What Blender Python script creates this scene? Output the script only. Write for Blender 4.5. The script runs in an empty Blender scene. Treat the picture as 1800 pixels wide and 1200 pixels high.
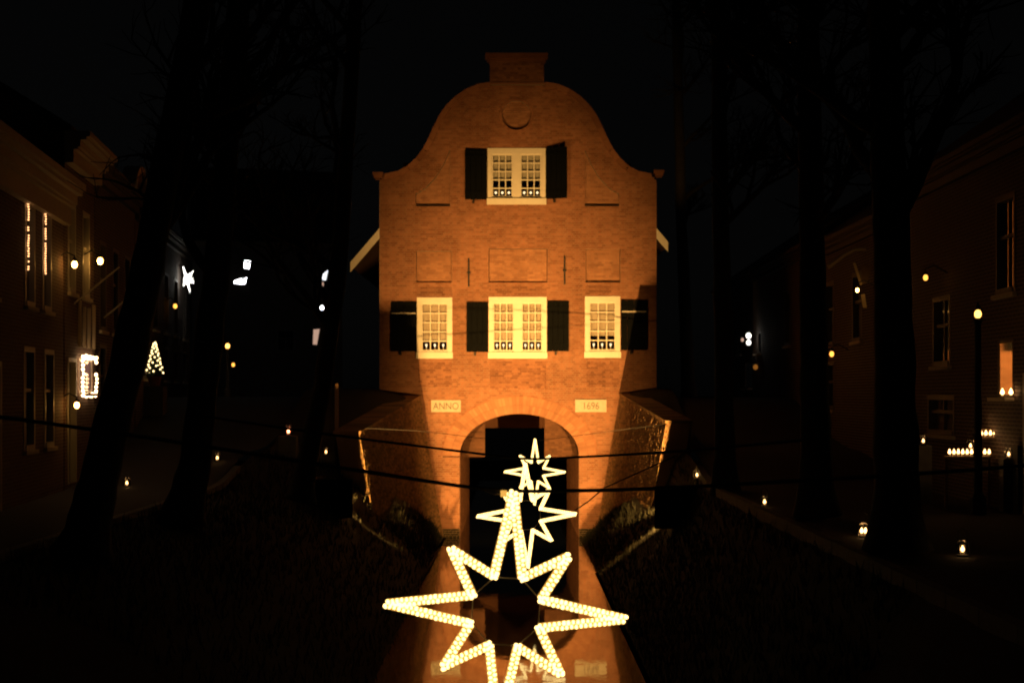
import bpy, bmesh, math, random
from mathutils import Vector, Matrix
R = math.radians
rnd = random.Random(7)
S = bpy.context.scene
COL = S.collection

# ------------------------------------------------------------------ camera
EYE = 4.15            # camera height above the canal water (z = 0)
cam_d = bpy.data.cameras.new("camera")
cam = bpy.data.objects.new("camera", cam_d); COL.objects.link(cam)
cam.location = (0, 0, EYE); cam.rotation_euler = (R(90), 0, 0)
cam_d.sensor_width = 36; cam_d.lens = 54.0
cam_d.shift_y = 95 / 1800
cam_d.clip_start = 0.1; cam_d.clip_end = 2000
cam_d.dof.use_dof = True; cam_d.dof.focus_distance = 16; cam_d.dof.aperture_fstop = 3.5
S.camera = cam

# ------------------------------------------------------------------ world, moon, exposure
W = bpy.data.worlds.new("World"); S.world = W; W.use_nodes = True
wn = W.node_tree; bg = wn.nodes["Background"]
sky = wn.nodes.new("ShaderNodeTexSky"); sky.sky_type = 'NISHITA'; sky.sun_disc = False
sky.sun_elevation = R(25); sky.sun_rotation = R(150)
hs = wn.nodes.new("ShaderNodeHueSaturation"); hs.inputs['Saturation'].default_value = 0.12
wn.links.new(sky.outputs[0], hs.inputs['Color']); wn.links.new(hs.outputs[0], bg.inputs['Color'])
bg.inputs['Strength'].default_value = 0.0002
sun_d = bpy.data.lights.new("moonlight", 'SUN'); sun_d.energy = 0.0003; sun_d.angle = R(0.5); sun_d.color = (1, .95, .88)
sun = bpy.data.objects.new("moonlight", sun_d); COL.objects.link(sun)
sun.rotation_euler = (R(65), 0, R(-150))
S.view_settings.view_transform = 'Standard'; S.view_settings.look = 'None'
S.view_settings.exposure = 0; S.view_settings.gamma = 1; S.view_settings.use_curve_mapping = False
S.cycles.filter_width = 1.9
S.cycles.max_bounces = 6; S.cycles.diffuse_bounces = 3; S.cycles.transparent_max_bounces = 12
S.cycles.sample_clamp_indirect = 2.0
S.cycles.use_denoising = True
FLOOD_W = 12800

# ------------------------------------------------------------------ materials
def nt(m): return m.node_tree.nodes, m.node_tree.links
def mat(name, c, rough=.8, c2=None, scale=4., bump=0., metal=0., spec=.4):
    m = bpy.data.materials.new(name); m.use_nodes = True
    n, l = nt(m); b = n['Principled BSDF']
    b.inputs['Roughness'].default_value = rough; b.inputs['Metallic'].default_value = metal
    b.inputs['Specular IOR Level'].default_value = spec
    if c2 is None:
        b.inputs['Base Color'].default_value = (*c, 1)
    if c2 is not None or bump:
        tc = n.new('ShaderNodeTexCoord'); no = n.new('ShaderNodeTexNoise')
        no.inputs['Scale'].default_value = scale; no.inputs['Detail'].default_value = 6; no.inputs['Roughness'].default_value = .65
        l.new(tc.outputs['Object'], no.inputs['Vector'])
        if c2 is not None:
            r = n.new('ShaderNodeValToRGB')
            r.color_ramp.elements[0].position = .3; r.color_ramp.elements[1].position = .7
            r.color_ramp.elements[0].color = (*c, 1); r.color_ramp.elements[1].color = (*c2, 1)
            l.new(no.outputs['Fac'], r.inputs['Fac']); l.new(r.outputs['Color'], b.inputs['Base Color'])
        if bump:
            bp = n.new('ShaderNodeBump'); bp.inputs['Strength'].default_value = bump; bp.inputs['Distance'].default_value = .02
            l.new(no.outputs['Fac'], bp.inputs['Height']); l.new(bp.outputs['Normal'], b.inputs['Normal'])
    return m
def emit(name, c, s):
    m = bpy.data.materials.new(name); m.use_nodes = True
    b = m.node_tree.nodes['Principled BSDF']
    b.inputs['Base Color'].default_value = (.02, .02, .02, 1); b.inputs['Emission Color'].default_value = (*c, 1)
    b.inputs['Emission Strength'].default_value = s
    return m
def brick_mat(name, dark, light, gain=1.):
    """every brick is an island of its own: colour by island / object, stained by slow noise"""
    m = bpy.data.materials.new(name); m.use_nodes = True
    n, l = nt(m); b = n['Principled BSDF']; b.inputs['Roughness'].default_value = .85; b.inputs['Specular IOR Level'].default_value = .25
    g = n.new('ShaderNodeNewGeometry'); oi = n.new('ShaderNodeObjectInfo')
    a = n.new('ShaderNodeMath'); a.operation = 'ADD'; l.new(g.outputs['Random Per Island'], a.inputs[0]); l.new(oi.outputs['Random'], a.inputs[1])
    f = n.new('ShaderNodeMath'); f.operation = 'FRACT'; l.new(a.outputs[0], f.inputs[0])
    r = n.new('ShaderNodeValToRGB'); e = r.color_ramp.elements
    e[0].position = 0; e[0].color = (*[v * gain for v in dark], 1); e[1].position = 1; e[1].color = (*[v * gain for v in light], 1)
    k = e.new(.45); k.color = (*[(x * .5 + y * .5) * gain for x, y in zip(dark, light)], 1)
    l.new(f.outputs[0], r.inputs['Fac'])
    no = n.new('ShaderNodeTexNoise'); no.inputs['Scale'].default_value = .9; no.inputs['Detail'].default_value = 7; no.inputs['Roughness'].default_value = .7
    l.new(g.outputs['Position'], no.inputs['Vector'])
    r2 = n.new('ShaderNodeValToRGB'); r2.color_ramp.elements[0].position = .3; r2.color_ramp.elements[1].position = .62
    r2.color_ramp.elements[0].color = (.62, .6, .58, 1); r2.color_ramp.elements[1].color = (1, 1, 1, 1)
    l.new(no.outputs['Fac'], r2.inputs['Fac'])
    mx = n.new('ShaderNodeMix'); mx.data_type = 'RGBA'; mx.blend_type = 'MULTIPLY'; mx.inputs['Factor'].default_value = 1
    l.new(r.outputs['Color'], mx.inputs['A']); l.new(r2.outputs['Color'], mx.inputs['B'])
    l.new(mx.outputs['Result'], b.inputs['Base Color'])
    n2 = n.new('ShaderNodeTexNoise'); n2.inputs['Scale'].default_value = 40; l.new(g.outputs['Position'], n2.inputs['Vector'])
    bp = n.new('ShaderNodeBump'); bp.inputs['Strength'].default_value = .35; bp.inputs['Distance'].default_value = .01
    l.new(n2.outputs['Fac'], bp.inputs['Height']); l.new(bp.outputs['Normal'], b.inputs['Normal'])
    return m
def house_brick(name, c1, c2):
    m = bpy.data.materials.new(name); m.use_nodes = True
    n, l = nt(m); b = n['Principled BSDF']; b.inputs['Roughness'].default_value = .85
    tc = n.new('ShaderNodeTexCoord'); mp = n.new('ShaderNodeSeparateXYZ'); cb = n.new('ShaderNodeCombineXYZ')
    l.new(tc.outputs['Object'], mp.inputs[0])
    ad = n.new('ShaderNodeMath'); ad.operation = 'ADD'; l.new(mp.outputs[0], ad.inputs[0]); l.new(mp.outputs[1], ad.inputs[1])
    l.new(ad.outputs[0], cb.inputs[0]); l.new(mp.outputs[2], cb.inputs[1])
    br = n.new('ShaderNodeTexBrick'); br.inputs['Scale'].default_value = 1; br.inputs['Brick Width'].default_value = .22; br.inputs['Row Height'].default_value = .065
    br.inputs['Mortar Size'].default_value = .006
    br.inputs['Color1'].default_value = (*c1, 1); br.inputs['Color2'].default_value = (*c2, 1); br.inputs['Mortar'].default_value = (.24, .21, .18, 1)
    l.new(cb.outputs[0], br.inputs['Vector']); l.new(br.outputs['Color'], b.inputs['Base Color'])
    bp = n.new('ShaderNodeBump'); bp.invert = True; bp.inputs['Strength'].default_value = .6; bp.inputs['Distance'].default_value = .01
    l.new(br.outputs['Fac'], bp.inputs['Height']); l.new(bp.outputs['Normal'], b.inputs['Normal'])
    return m
def glass_mat(name):
    m = bpy.data.materials.new(name); m.use_nodes = True
    n, l = nt(m); n.remove(n['Principled BSDF']); o = n['Material Output']
    t = n.new('ShaderNodeBsdfTransparent'); t.inputs[0].default_value = (.9, .92, .9, 1)
    g = n.new('ShaderNodeBsdfGlossy'); g.inputs['Roughness'].default_value = .04
    f = n.new('ShaderNodeFresnel'); f.inputs[0].default_value = 1.5
    mx = n.new('ShaderNodeMixShader'); l.new(f.outputs[0], mx.inputs[0]); l.new(t.outputs[0], mx.inputs[1]); l.new(g.outputs[0], mx.inputs[2])
    l.new(mx.outputs[0], o.inputs['Surface']); return m
M = dict(
    brick=brick_mat('red brick', (.28, .120, .064), (.405, .185, .108)),
    brick_dark=brick_mat('old dark brick', (.20, .09, .05), (.36, .17, .10)),
    brick_wet=brick_mat('mossy bank brick', (.16, .105, .05), (.42, .25, .13)),
    brick_algae=brick_mat('algae covered brick', (.03, .024, .012), (.06, .042, .022)),
    brick_inner=brick_mat('dimmed inner brick', (.09, .042, .022), (.16, .075, .042)),  # dimness inside the passage put into the brick colour
    voussoir=brick_mat('arch brick', (.34, .16, .09), (.48, .24, .14)),
    mortar=mat('lime mortar', (.26, .19, .135), .95, (.36, .27, .20), 3, .2),
    stone=mat('pale sandstone', (.5, .43, .33), .85, (.66, .58, .46), 9, .3),
    plaque=mat('whitewashed stone', (.46, .42, .35), .8, (.58, .53, .45), 12, .2),
    letter=mat('weathered lettering', (.17, .13, .09), .8),
    white=mat('cream paint', (.74, .71, .64), .5, (.82, .79, .72), 5),
    shutter=mat('near black green paint', (.002, .0028, .003), .7, (.0035, .0045, .005), 14, .1, spec=.06),
    iron=mat('wrought iron', (.03, .028, .026), .5, metal=.6),
    strap=mat('bright iron strap', (.45, .42, .38), .5, metal=.5),
    blind=mat('linen blind', (.42, .35, .30), .9, (.52, .44, .38), 6),
    blind_dim=mat('grey linen blind', (.40, .37, .33), .9, (.5, .47, .42), 6),
    dark=mat('dark interior', (.03, .026, .022), .9),
    roof=mat('clay roof tiles', (.07, .035, .025), .8, (.11, .055, .035), 7, .4),
    slate=mat('dark roof tiles', (.035, .034, .034), .7, (.06, .056, .054), 7, .4),
    grass=mat('winter grass', (.006, .007, .003), .95, (.011, .011, .005), 3, .5),
    blade=mat('grass blade', (.007, .009, .0035), .9, (.013, .013, .006), 2),
    cobble=mat('street clinker', (.018, .015, .013), .85, (.03, .025, .022), 9, .5),
    kerb=mat('kerb stone', (.09, .085, .075), .8, (.13, .125, .115), 8, .3),
    bark=mat('lime bark', (.02, .018, .015), .95, (.045, .04, .034), 8, .8),
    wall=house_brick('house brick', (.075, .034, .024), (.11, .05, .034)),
    wall_dim=house_brick('dimmed house brick', (.036, .02, .015), (.055, .028, .021)),  # darker brick copy, its colour stands in for shade on unlit fronts
    render=mat('pale render', (.42, .39, .35), .85, (.5, .47, .42), 3, .1),
    brown=mat('dimmed cornice paint', (.03, .02, .015), .7, (.04, .028, .02), 6),  # shade of the unlit house fronts put into the cornice colour
    dim_frame=mat('dimmed joinery', (.12, .10, .085), .6),  # frame colour darkened the same way for the unlit fronts
    cornice=mat('ochre cornice paint', (.48, .39, .27), .6, (.56, .46, .33), 6),
    frame=mat('off white joinery', (.55, .52, .47), .5),
    glass=glass_mat('window glass'),
    cable=mat('black cable', (.008, .008, .008), .6),
    steel=mat('galvanised wire', (.35, .30, .24), .5, metal=.3),
    wood=mat('bare wood', (.13, .085, .05), .7, (.2, .13, .08), 10, .2),
    wax=mat('candle wax', (.8, .72, .6), .5),
    pot=mat('terracotta', (.25, .11, .06), .8),
    needle=mat('fir needles', (.02, .04, .015), .8, (.04, .07, .025), 8),
    post=mat('lamp post paint', (.05, .05, .045), .5),
    post_pale=mat('pale post paint', (.5, .34, .2), .6),
    black=mat('black housing', (.012, .012, .012), .5),
    rope=emit('rope light tube', (1.0, .50, .09), .9),
    led=emit('rope light bulb', (1.0, .67, .23), 3.9),
    led_far=emit('fairy light', (1.0, .60, .28), 8.0),
    led_tree=emit('tree light', (1.0, .72, .30), 4.0),
    led_warm=emit('amber fairy light', (1.0, .45, .17), 3.2),
    sodium=emit('sodium lamp globe', (1.0, .46, .09), 32.0),
    sodium_post=emit('street lamp globe', (1.0, .46, .09), 4.5),
    shop=emit('shop lamp', (1.0, .95, .84), 3.0),
    sodium_dim=emit('dim amber lamp', (1.0, .40, .06), 2.6),
    white_lamp=emit('white lamp', (.93, .96, 1.0), 8.0),
    white_star=emit('white star lamp', (1.0, .95, .84), 6.0),
    cold_pane=emit('cold lit pane', (.92, .95, 1.0), 1.3),
    pink_pane=emit('pinkish lit pane', (1.0, .62, .45), .5),
    warm_pane=emit('amber curtain', (1.0, .36, .05), .22),
    rose_pane=emit('rose lit pane', (1.0, .45, .32), .28),
    flame=emit('candle flame', (1.0, .50, .17), 8.),
    flame_red=emit('red glass flame', (1.0, .28, .12), 12.),
    bulb=emit('electric candle bulb', (1.0, .70, .36), 2.2),
    lens=emit('floodlight lens', (1.0, .5, .1), 30),
)
# still water with faint ripples
def water_mat():
    m = bpy.data.materials.new('canal water'); m.use_nodes = True
    n, l = nt(m); b = n['Principled BSDF']
    b.inputs['Base Color'].default_value = (.006, .007, .005, 1); b.inputs['Roughness'].default_value = .035
    b.inputs['IOR'].default_value = 1.36
    tc = n.new('ShaderNodeTexCoord'); mp = n.new('ShaderNodeMapping'); mp.inputs['Scale'].default_value = (1.1, .45, 1)
    no = n.new('ShaderNodeTexNoise'); no.inputs['Scale'].default_value = 3.0; no.inputs['Detail'].default_value = 4
    bp = n.new('ShaderNodeBump'); bp.inputs['Strength'].default_value = .10; bp.inputs['Distance'].default_value = .015
    l.new(tc.outputs['Object'], mp.inputs['Vector']); l.new(mp.outputs[0], no.inputs['Vector'])
    l.new(no.outputs['Fac'], bp.inputs['Height']); l.new(bp.outputs['Normal'], b.inputs['Normal'])
    return m
M['water'] = water_mat()

# ------------------------------------------------------------------ mesh helpers
class MB:
    def __init__(s): s.v = []; s.f = []
    def poly(s, pts):
        i = len(s.v); s.v += [tuple(p) for p in pts]; s.f.append(tuple(range(i, i + len(pts)))); return s
    def hexa(s, p, skip=()):      # p: 4 bottom (ccw from above), 4 top
        i = len(s.v); s.v += [tuple(q) for q in p]
        for k, f in enumerate(((0, 3, 2, 1), (4, 5, 6, 7), (0, 1, 5, 4), (1, 2, 6, 5), (2, 3, 7, 6), (3, 0, 4, 7))):
            if k not in skip: s.f.append(tuple(i + a for a in f))
        return s
    def box(s, x0, x1, y0, y1, z0, z1, skip=()):
        return s.hexa([(x0, y0, z0), (x1, y0, z0), (x1, y1, z0), (x0, y1, z0), (x0, y0, z1), (x1, y0, z1), (x1, y1, z1), (x0, y1, z1)], skip)
    def tube(s, pts, r, n=6, cap=True):
        pts = [Vector(p) for p in pts]; rr = r if isinstance(r, (list, tuple)) else [r] * len(pts)
        base = len(s.v); up = None
        for k, p in enumerate(pts):
            d = (pts[min(k + 1, len(pts) - 1)] - pts[max(k - 1, 0)])
            d = d.normalized() if d.length > 1e-9 else Vector((0, 0, 1))
            if up is None:
                up = d.orthogonal().normalized()
            a = (up - d * up.dot(d)); a = a.normalized() if a.length > 1e-6 else d.orthogonal().normalized()
            up = a; b = d.cross(a)
            for j in range(n):
                t = 2 * math.pi * j / n
                s.v.append(tuple(p + (a * math.cos(t) + b * math.sin(t)) * rr[k]))
        for k in range(len(pts) - 1):
            for j in range(n):
                q = base + k * n; s.f.append((q + j, q + (j + 1) % n, q + n + (j + 1) % n, q + n + j))
        if cap:
            s.f.append(tuple(base + j for j in range(n - 1, -1, -1)))
            s.f.append(tuple(base + (len(pts) - 1) * n + j for j in range(n)))
        return s
    def lathe(s, c, prof, n=12):   # prof [(r,z)]
        base = len(s.v)
        for r, z in prof:
            for j in range(n):
                t = 2 * math.pi * j / n; s.v.append((c[0] + r * math.cos(t), c[1] + r * math.sin(t), c[2] + z))
        for k in range(len(prof) - 1):
            for j in range(n):
                q = base + k * n; s.f.append((q + j, q + (j + 1) % n, q + n + (j + 1) % n, q + n + j))
        s.f.append(tuple(base + j for j in range(n - 1, -1, -1))); s.f.append(tuple(base + (len(prof) - 1) * n + j for j in range(n)))
        return s
    def ball(s, c, r, n=8, m=5, sx=1, sz=1):
        pr = [(r * math.sin(math.pi * (k + .15) / (m + .3)), -r * sz * math.cos(math.pi * (k + .15) / (m + .3))) for k in range(m + 1)]
        return s.lathe(c, pr, n)
    def mesh(s, name, m, smooth=False):
        me = bpy.data.meshes.new(name); me.from_pydata(s.v, [], s.f)
        me.materials.append(m)
        if smooth: me.polygons.foreach_set('use_smooth', [True] * len(me.polygons))
        me.update(); return me
    def build(s, name, m, parent=None, smooth=False, loc=None):
        o = bpy.data.objects.new(name, s.mesh(name, m, smooth)); COL.objects.link(o)
        if parent is not None: put(o, parent)
        if loc is not None: o.location = loc
        return o
def put(o, parent):     # keep world-space coordinates of the mesh while parenting
    o.parent = parent
    w = Matrix.Identity(4); p = parent
    while p is not None:
        w = Matrix.LocRotScale(p.location, p.rotation_euler, p.scale) @ (w) if p.parent is None else p.matrix_parent_inverse @ Matrix.LocRotScale(p.location, p.rotation_euler, p.scale) @ w
        p = p.parent
    o.matrix_parent_inverse = w.inverted()
def tag(o, label=None, cat=None, group=None, kind=None):
    if label: o['label'] = label
    if cat: o['category'] = cat
    if group: o['group'] = group
    if kind: o['kind'] = kind
    return o
def empty(name, loc, label, cat, group=None):
    o = bpy.data.objects.new(name, None); COL.objects.link(o); o.location = loc; o.empty_display_size = .1
    return tag(o, label, cat, group)
def copy_tree(o, parent=None):
    c = o.copy(); COL.objects.link(c)
    if parent is not None: c.parent = parent
    for ch in o.children: copy_tree(ch, c)
    return c
def inst(name, me, loc, parent):
    o = bpy.data.objects.new(name, me); COL.objects.link(o); o.parent = parent
    o.location = Vector(loc) - parent.location
    return o
def at(px, py, Y):      # a place in the photograph at its real distance
    return Vector(((px - 900) / 2700 * Y, Y, EYE + (695 - py) / 2700 * Y))
def sm(a, b, t):
    t = max(0, min(1, (t - a) / (b - a))); return t * t * (3 - 2 * t)

# ------------------------------------------------------------------ ground
FY = 45.0                                            # the gatehouse front
def street_z(y): return 2.3 + .6 * sm(30, 36, y) + 1.2 * sm(36, 45, y)
WL = dict(x0=-2.70, z0=4.10, x1=-3.73, z1=3.25, bx0=-2.02, kerb=-5.9, s=-1)
WR = dict(x0=3.17, z0=4.16, x1=3.74, z1=3.50, bx0=2.45, kerb=4.02, s=1)
WY = 36.0                                            # near end of the wing walls
def wall_x(w, y, z):                                 # battered face of a wing wall
    t = (FY - y) / (FY - WY)
    return w['x0'] + (w['x1'] - w['x0']) * t + (w['bx0'] - w['x0']) * (1 - z / 4.1)
PROF_L = [(0, 0), (.12, .22), (.29, .45), (.40, .70), (.6, .88), (1, 1)]
PROF_R = [(0, 0), (.25, .2), (.50, .42), (.68, .60), (.80, .72), (.88, .9), (1, 1)]
def interp(p, t):
    for (a, b), (c, d) in zip(p, p[1:]):
        if t <= c: return b + (d - b) * (t - a) / (c - a)
    return p[-1][1]
def bank_z(w, x, y):
    xe = 2.05; t = max(0, (abs(x) - xe) / max(.3, abs(w['kerb']) - xe))
    h = street_z(min(y, 36.)) - .04
    if y > 36: t += ((.36 if w['s'] < 0 else .70) * max(0, abs(x) - xe) / max(.15, abs(wall_x(w, y, 1.2)) - xe) - t) * sm(36, 39, y)
    z = h * interp(PROF_L if w['s'] < 0 else PROF_R, min(1, t))
    if y > 36: z *= max(0, (FY - y) / (FY - 36)) ** .42
    return z + .03 * math.sin(x * 5 + y * 2.1) * math.sin(y * 1.7 - x * 3) * min(1, t * 4)
def outer_z(w, x, y):
    return bank_z(w, x, min(y, 36)) * (1 - sm(36, 38.5, y)) + (street_z(y) + (.28 * sm(2.7, 4.2, abs(x)) - .02 if y > 40 else 0) * sm(40, 45, y)) * sm(36, 38.5, y)
def grid(name, xs_of, ys, zf, m, **kw):
    b = MB(); n = None
    for y in ys:
        xs = xs_of(y); n = len(xs)
        b.v += [(x, y, zf(x, y)) for x in xs]
    for j in range(len(ys) - 1):
        for i in range(n - 1):
            q = j * n + i; b.f.append((q, q + 1, q + n + 1, q + n))
    o = b.build(name, m, smooth=True); tag(o, kind='structure'); return o
def lin(a, b, n): return [a + (b - a) * i / (n - 1) for i in range(n)]
MB().box(-60, 60, 2, 120, -1.6, -.9).build('canal_bed', M['dark'])
bpy.data.objects['canal_bed']['kind'] = 'structure'
wtr = MB(); wtr.poly([(-3.2, 3, 0), (3.2, 3, 0), (3.2, 75, 0), (-3.2, 75, 0)])
tag(wtr.build('water', M['water']), kind='structure')
for w in (WL, WR):
    s = w['s']; side = 'left' if s < 0 else 'right'
    ys = lin(3, 36, 67)
    o = grid('grass_bank_' + side, lambda y: sorted(s * v for v in lin(1.85, abs(w['kerb']), 26)), ys,
             lambda x, y: -.5 if abs(x) < 1.9 else bank_z(w, x, y), M['grass'])
    ys2 = lin(36, 45.0, 28)
    grid('grass_foot_' + side, lambda y: sorted([s * 1.85] + [s * 1.85 + (wall_x(w, y, 1.5) - s * 1.85 + s * .5) * i / 13 for i in range(1, 14)]), ys2,
         lambda x, y: -.5 if abs(x) < 1.9 else bank_z(w, x, y), M['grass'])
    far = abs(w['kerb'])
    # the ground beside the wing wall, up to the street
    grid('verge_' + side, lambda y: sorted(s * v for v in lin(abs(wall_x(w, y, 4.0)) + .12, max(far, 4.6), 14)), ys2,
         lambda x, y: outer_z(w, x, y), M['grass'])
    x_in = far if s < 0 else far
    grid('street_' + side, lambda y: sorted(s * v for v in [far + .14 if y < 36 else max(far, 4.6), 6.5, 8, 10, 14, 20, 40, 90]), lin(-4, 45, 50) ,
         lambda x, y: street_z(y), M['cobble'])
    grid('dike_' + side, lambda y: sorted(s * v for v in [3.1, 6, 10, 20, 40, 90]), [45.0, 50, 60, 75, 100, 160, 300], lambda x, y: 4.12 - .02 * (abs(x) > 5), M['cobble'])
    k = empty('kerb', (s * (far + .07), 18, 2.3), ('pale stone kerb along the left canal bank' if s < 0 else 'pale stone kerb along the right canal bank'), 'kerb')
    proto = None
    for i in range(24):
        y = 9 + i * 1.0
        b = MB(); z = street_z(y + .5)
        b.hexa([(s * far - .07 * 0 - .07, y + .01, z - .3), (s * far + .07, y + .01, z - .3), (s * far + .07, y + .985, z - .3), (s * far - .07, y + .985, z - .3),
                (s * far - .07, y + .01, street_z(y) + .05), (s * far + .07, y + .01, street_z(y) + .05), (s * far + .07, y + .985, street_z(y + .98) + .05), (s * far - .07, y + .985, street_z(y + .98) + .05)])
        b.build('kerb_stone', M['kerb'], k)
tag(MB().box(-400, 400, 300, 301, -2, 4.1).build('far_ground', M['dark']), kind='structure')

# grass tufts on both banks, one mass
gb = MB(); g_r = random.Random(3)
for w in (WL, WR):
    s = w['s']
    for _ in range(9000):
        y = g_r.uniform(15, 44.5); lim = abs(w['kerb']) - .1 if y < 36 else abs(wall_x(w, y, 1.2)) - .06
        if lim < 2.1: continue
        x = s * g_r.uniform(2.02, lim); z = bank_z(w, x, y)
        if z < 0: continue
        h = g_r.uniform(.06, .20); a = g_r.uniform(0, 6.28); dx, dy = math.cos(a) * .012, math.sin(a) * .012
        lx, ly = g_r.uniform(-.07, .07), g_r.uniform(-.07, .07)
        gb.poly([(x - dx, y - dy, z - .02), (x + dx, y + dy, z - .02), (x + lx, y + ly, z + h)])
tag(gb.build('grass', M['blade']), 'short rough grass on the canal banks', kind='stuff')

# ------------------------------------------------------------------ gatehouse
def FX(px): return (px - 900) / 60.
def FZ(py): return EYE + (695 - py) / 60.
CX = FX(910.5)
gate = empty('gatehouse', (CX, FY, 0), 'floodlit brick gatehouse with bell gable and arch standing over the canal', 'gatehouse')
# gable outline, left half as pixels, mirrored about the axis
GL = [(667, 318), (676, 308), (700, 303), (717, 294), (733, 279), (745, 263), (755, 244), (764, 224), (774, 204), (786, 187), (801, 172), (820, 159), (842, 150), (862, 147)]
half = [(CX - FX(x), FZ(y)) for x, y in GL]          # (half width, z), outward to inward, rising
XL, XR = FX(667), FX(1154)
def half_w(z):
    if z <= half[0][1]: return CX - XL
    for (w0, z0), (w1, z1) in zip(half, half[1:]):
        if z0 <= z <= z1: return w0 + (w1 - w0) * (z - z0) / max(1e-6, z1 - z0)
    return 0
def rect(x0, x1, y0, y1): return (FX(x0), FX(x1), FZ(y1), FZ(y0))     # px -> X0,X1,Z0,Z1
WIN = [rect(733, 795, 523, 630), rect(859, 961, 522, 630), rect(1028, 1090, 521, 629), rect(857, 959, 261, 360)]
NICHE = [rect(732, 794, 440, 497), rect(859, 962, 438, 497), rect(1029, 1090, 437, 495)]
PLQ = [rect(758, 810, 703, 724), rect(1011, 1066, 702, 724)]
MED = (FX(908), FZ(203), 26 / 60.)
AX, AS, ARX, ARZ, RING = FX(913), FZ(801), 105 / 60., 74 / 60., 30 / 60.
def qn(px0, px1, side):      # the two quarter niches beside the top window: straight inner side, hollow outer side
    pts = [(FX(px1), FZ(264)), (FX(px1), FZ(361)), (FX(px0), FZ(361)), (FX(px0), FZ(341)), (FX(px0 + (px1 - px0) * .28), FZ(331)), (FX(px0 + (px1 - px0) * .58), FZ(312)), (FX(px0 + (px1 - px0) * .82), FZ(288))]
    return pts
QN = [qn(731, 791, -1), qn(1088, 1028, 1)]
def q_interval(poly, z):
    xs = []
    for (x0, z0), (x1, z1) in zip(poly, poly[1:] + poly[:1]):
        if (z0 - z) * (z1 - z) < 0: xs.append(x0 + (x1 - x0) * (z - z0) / (z1 - z0))
    return (min(xs), max(xs)) if len(xs) > 1 else None
def cut(iv, a, b):
    out = []
    for p, q in iv:
        if b <= p or a >= q: out.append((p, q)); continue
        if a > p: out.append((p, a))
        if b < q: out.append((b, q))
    return out
def facade_iv(z):
    if z < 4.06: lo, hi = -3.0, 3.45
    else:
        w = half_w(z); lo, hi = CX - w, CX + w
        if w <= 0: return []
    iv = [(lo, hi)]
    for r in WIN + NICHE + PLQ:
        if r[2] < z < r[3]: iv = cut(iv, r[0], r[1])
    d = MED[2] ** 2 - (z - MED[1]) ** 2
    if d > 0: iv = cut(iv, MED[0] - d ** .5, MED[0] + d ** .5)
    for q in QN:
        k = q_interval(q, z)
        if k: iv = cut(iv, *k)
    if z <= AS: iv = cut(iv, AX - ARX, AX + ARX)
    else:
        d = 1 - ((z - AS) / (ARZ + RING)) ** 2
        if d > 0: e = (ARX + RING * .98) * d ** .5; iv = cut(iv, AX - e, AX + e)
    return [k for k in iv if k[1] - k[0] > .02]
CH, BL = .0655, .224            # course height, stretcher pitch
jr = random.Random(11)
def lay(ivf, z0, z1, y, mb, singles=None, pick=None, depth=.03, cor=None):
    """lay bricks course by course in front of a mortar face at y; ivf(z) gives the free stretches"""
    k = 0; z = z0
    while z + CH <= z1 + 1e-6:
        zc = z + CH / 2
        L = BL if k % 2 else BL / 2; off = 0 if k % 2 else BL / 4
        for a, b in ivf(zc):
            x = math.floor((a - off) / L) * L + off
            while x < b:
                p, q = max(x, a) + .004, min(x + L, b) - .004
                if q - p > .012:
                    full = q - p > L - .0085
                    j = jr.uniform(-.0035, .003); dz = jr.uniform(-.0015, .0015)
                    if singles is not None and full and L > .2 and pick(p, zc) and len(singles) < 290:
                        singles.append((p, y - depth * .4 + j, z + dz))
                    else:
                        P = (p, q, y - depth * .4 + j, y + depth * .6, z + .0045 + dz, z + CH - .0045 + dz)
                        mb.box(*P, skip=(4,))
                x += L
        k += 1; z += CH
    return mb
fb = MB(); singles = []
lay(facade_iv, -.4 + 10 * CH, FZ(147), FY, fb, singles, lambda x, z: FZ(702) < z < FZ(633) and FX(740) < x < FX(1085))
tag(fb.build('brickwork', M['brick'], gate), kind='stuff')
ab = MB(); lay(facade_iv, -.4, -.4 + 10 * CH + 1e-4, FY, ab); tag(ab.build('algae_band', M['brick_algae'], gate), kind='stuff')
bm1 = MB().box(0, BL - .008, 0, .03, .0045, CH - .0045, skip=(4,)).mesh('brick', M['brick'])
for p in singles: inst('brick', bm1, p, gate)
# mortar core behind the bricks, as thick as the wall
core = MB(); z = -.4
while z < FZ(147):
    for a, b in facade_iv(z + CH / 2): core.box(a, b, FY, FY + .42, z, z + CH)
    z += CH
core.build('wall', M['mortar'], gate)
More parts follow.
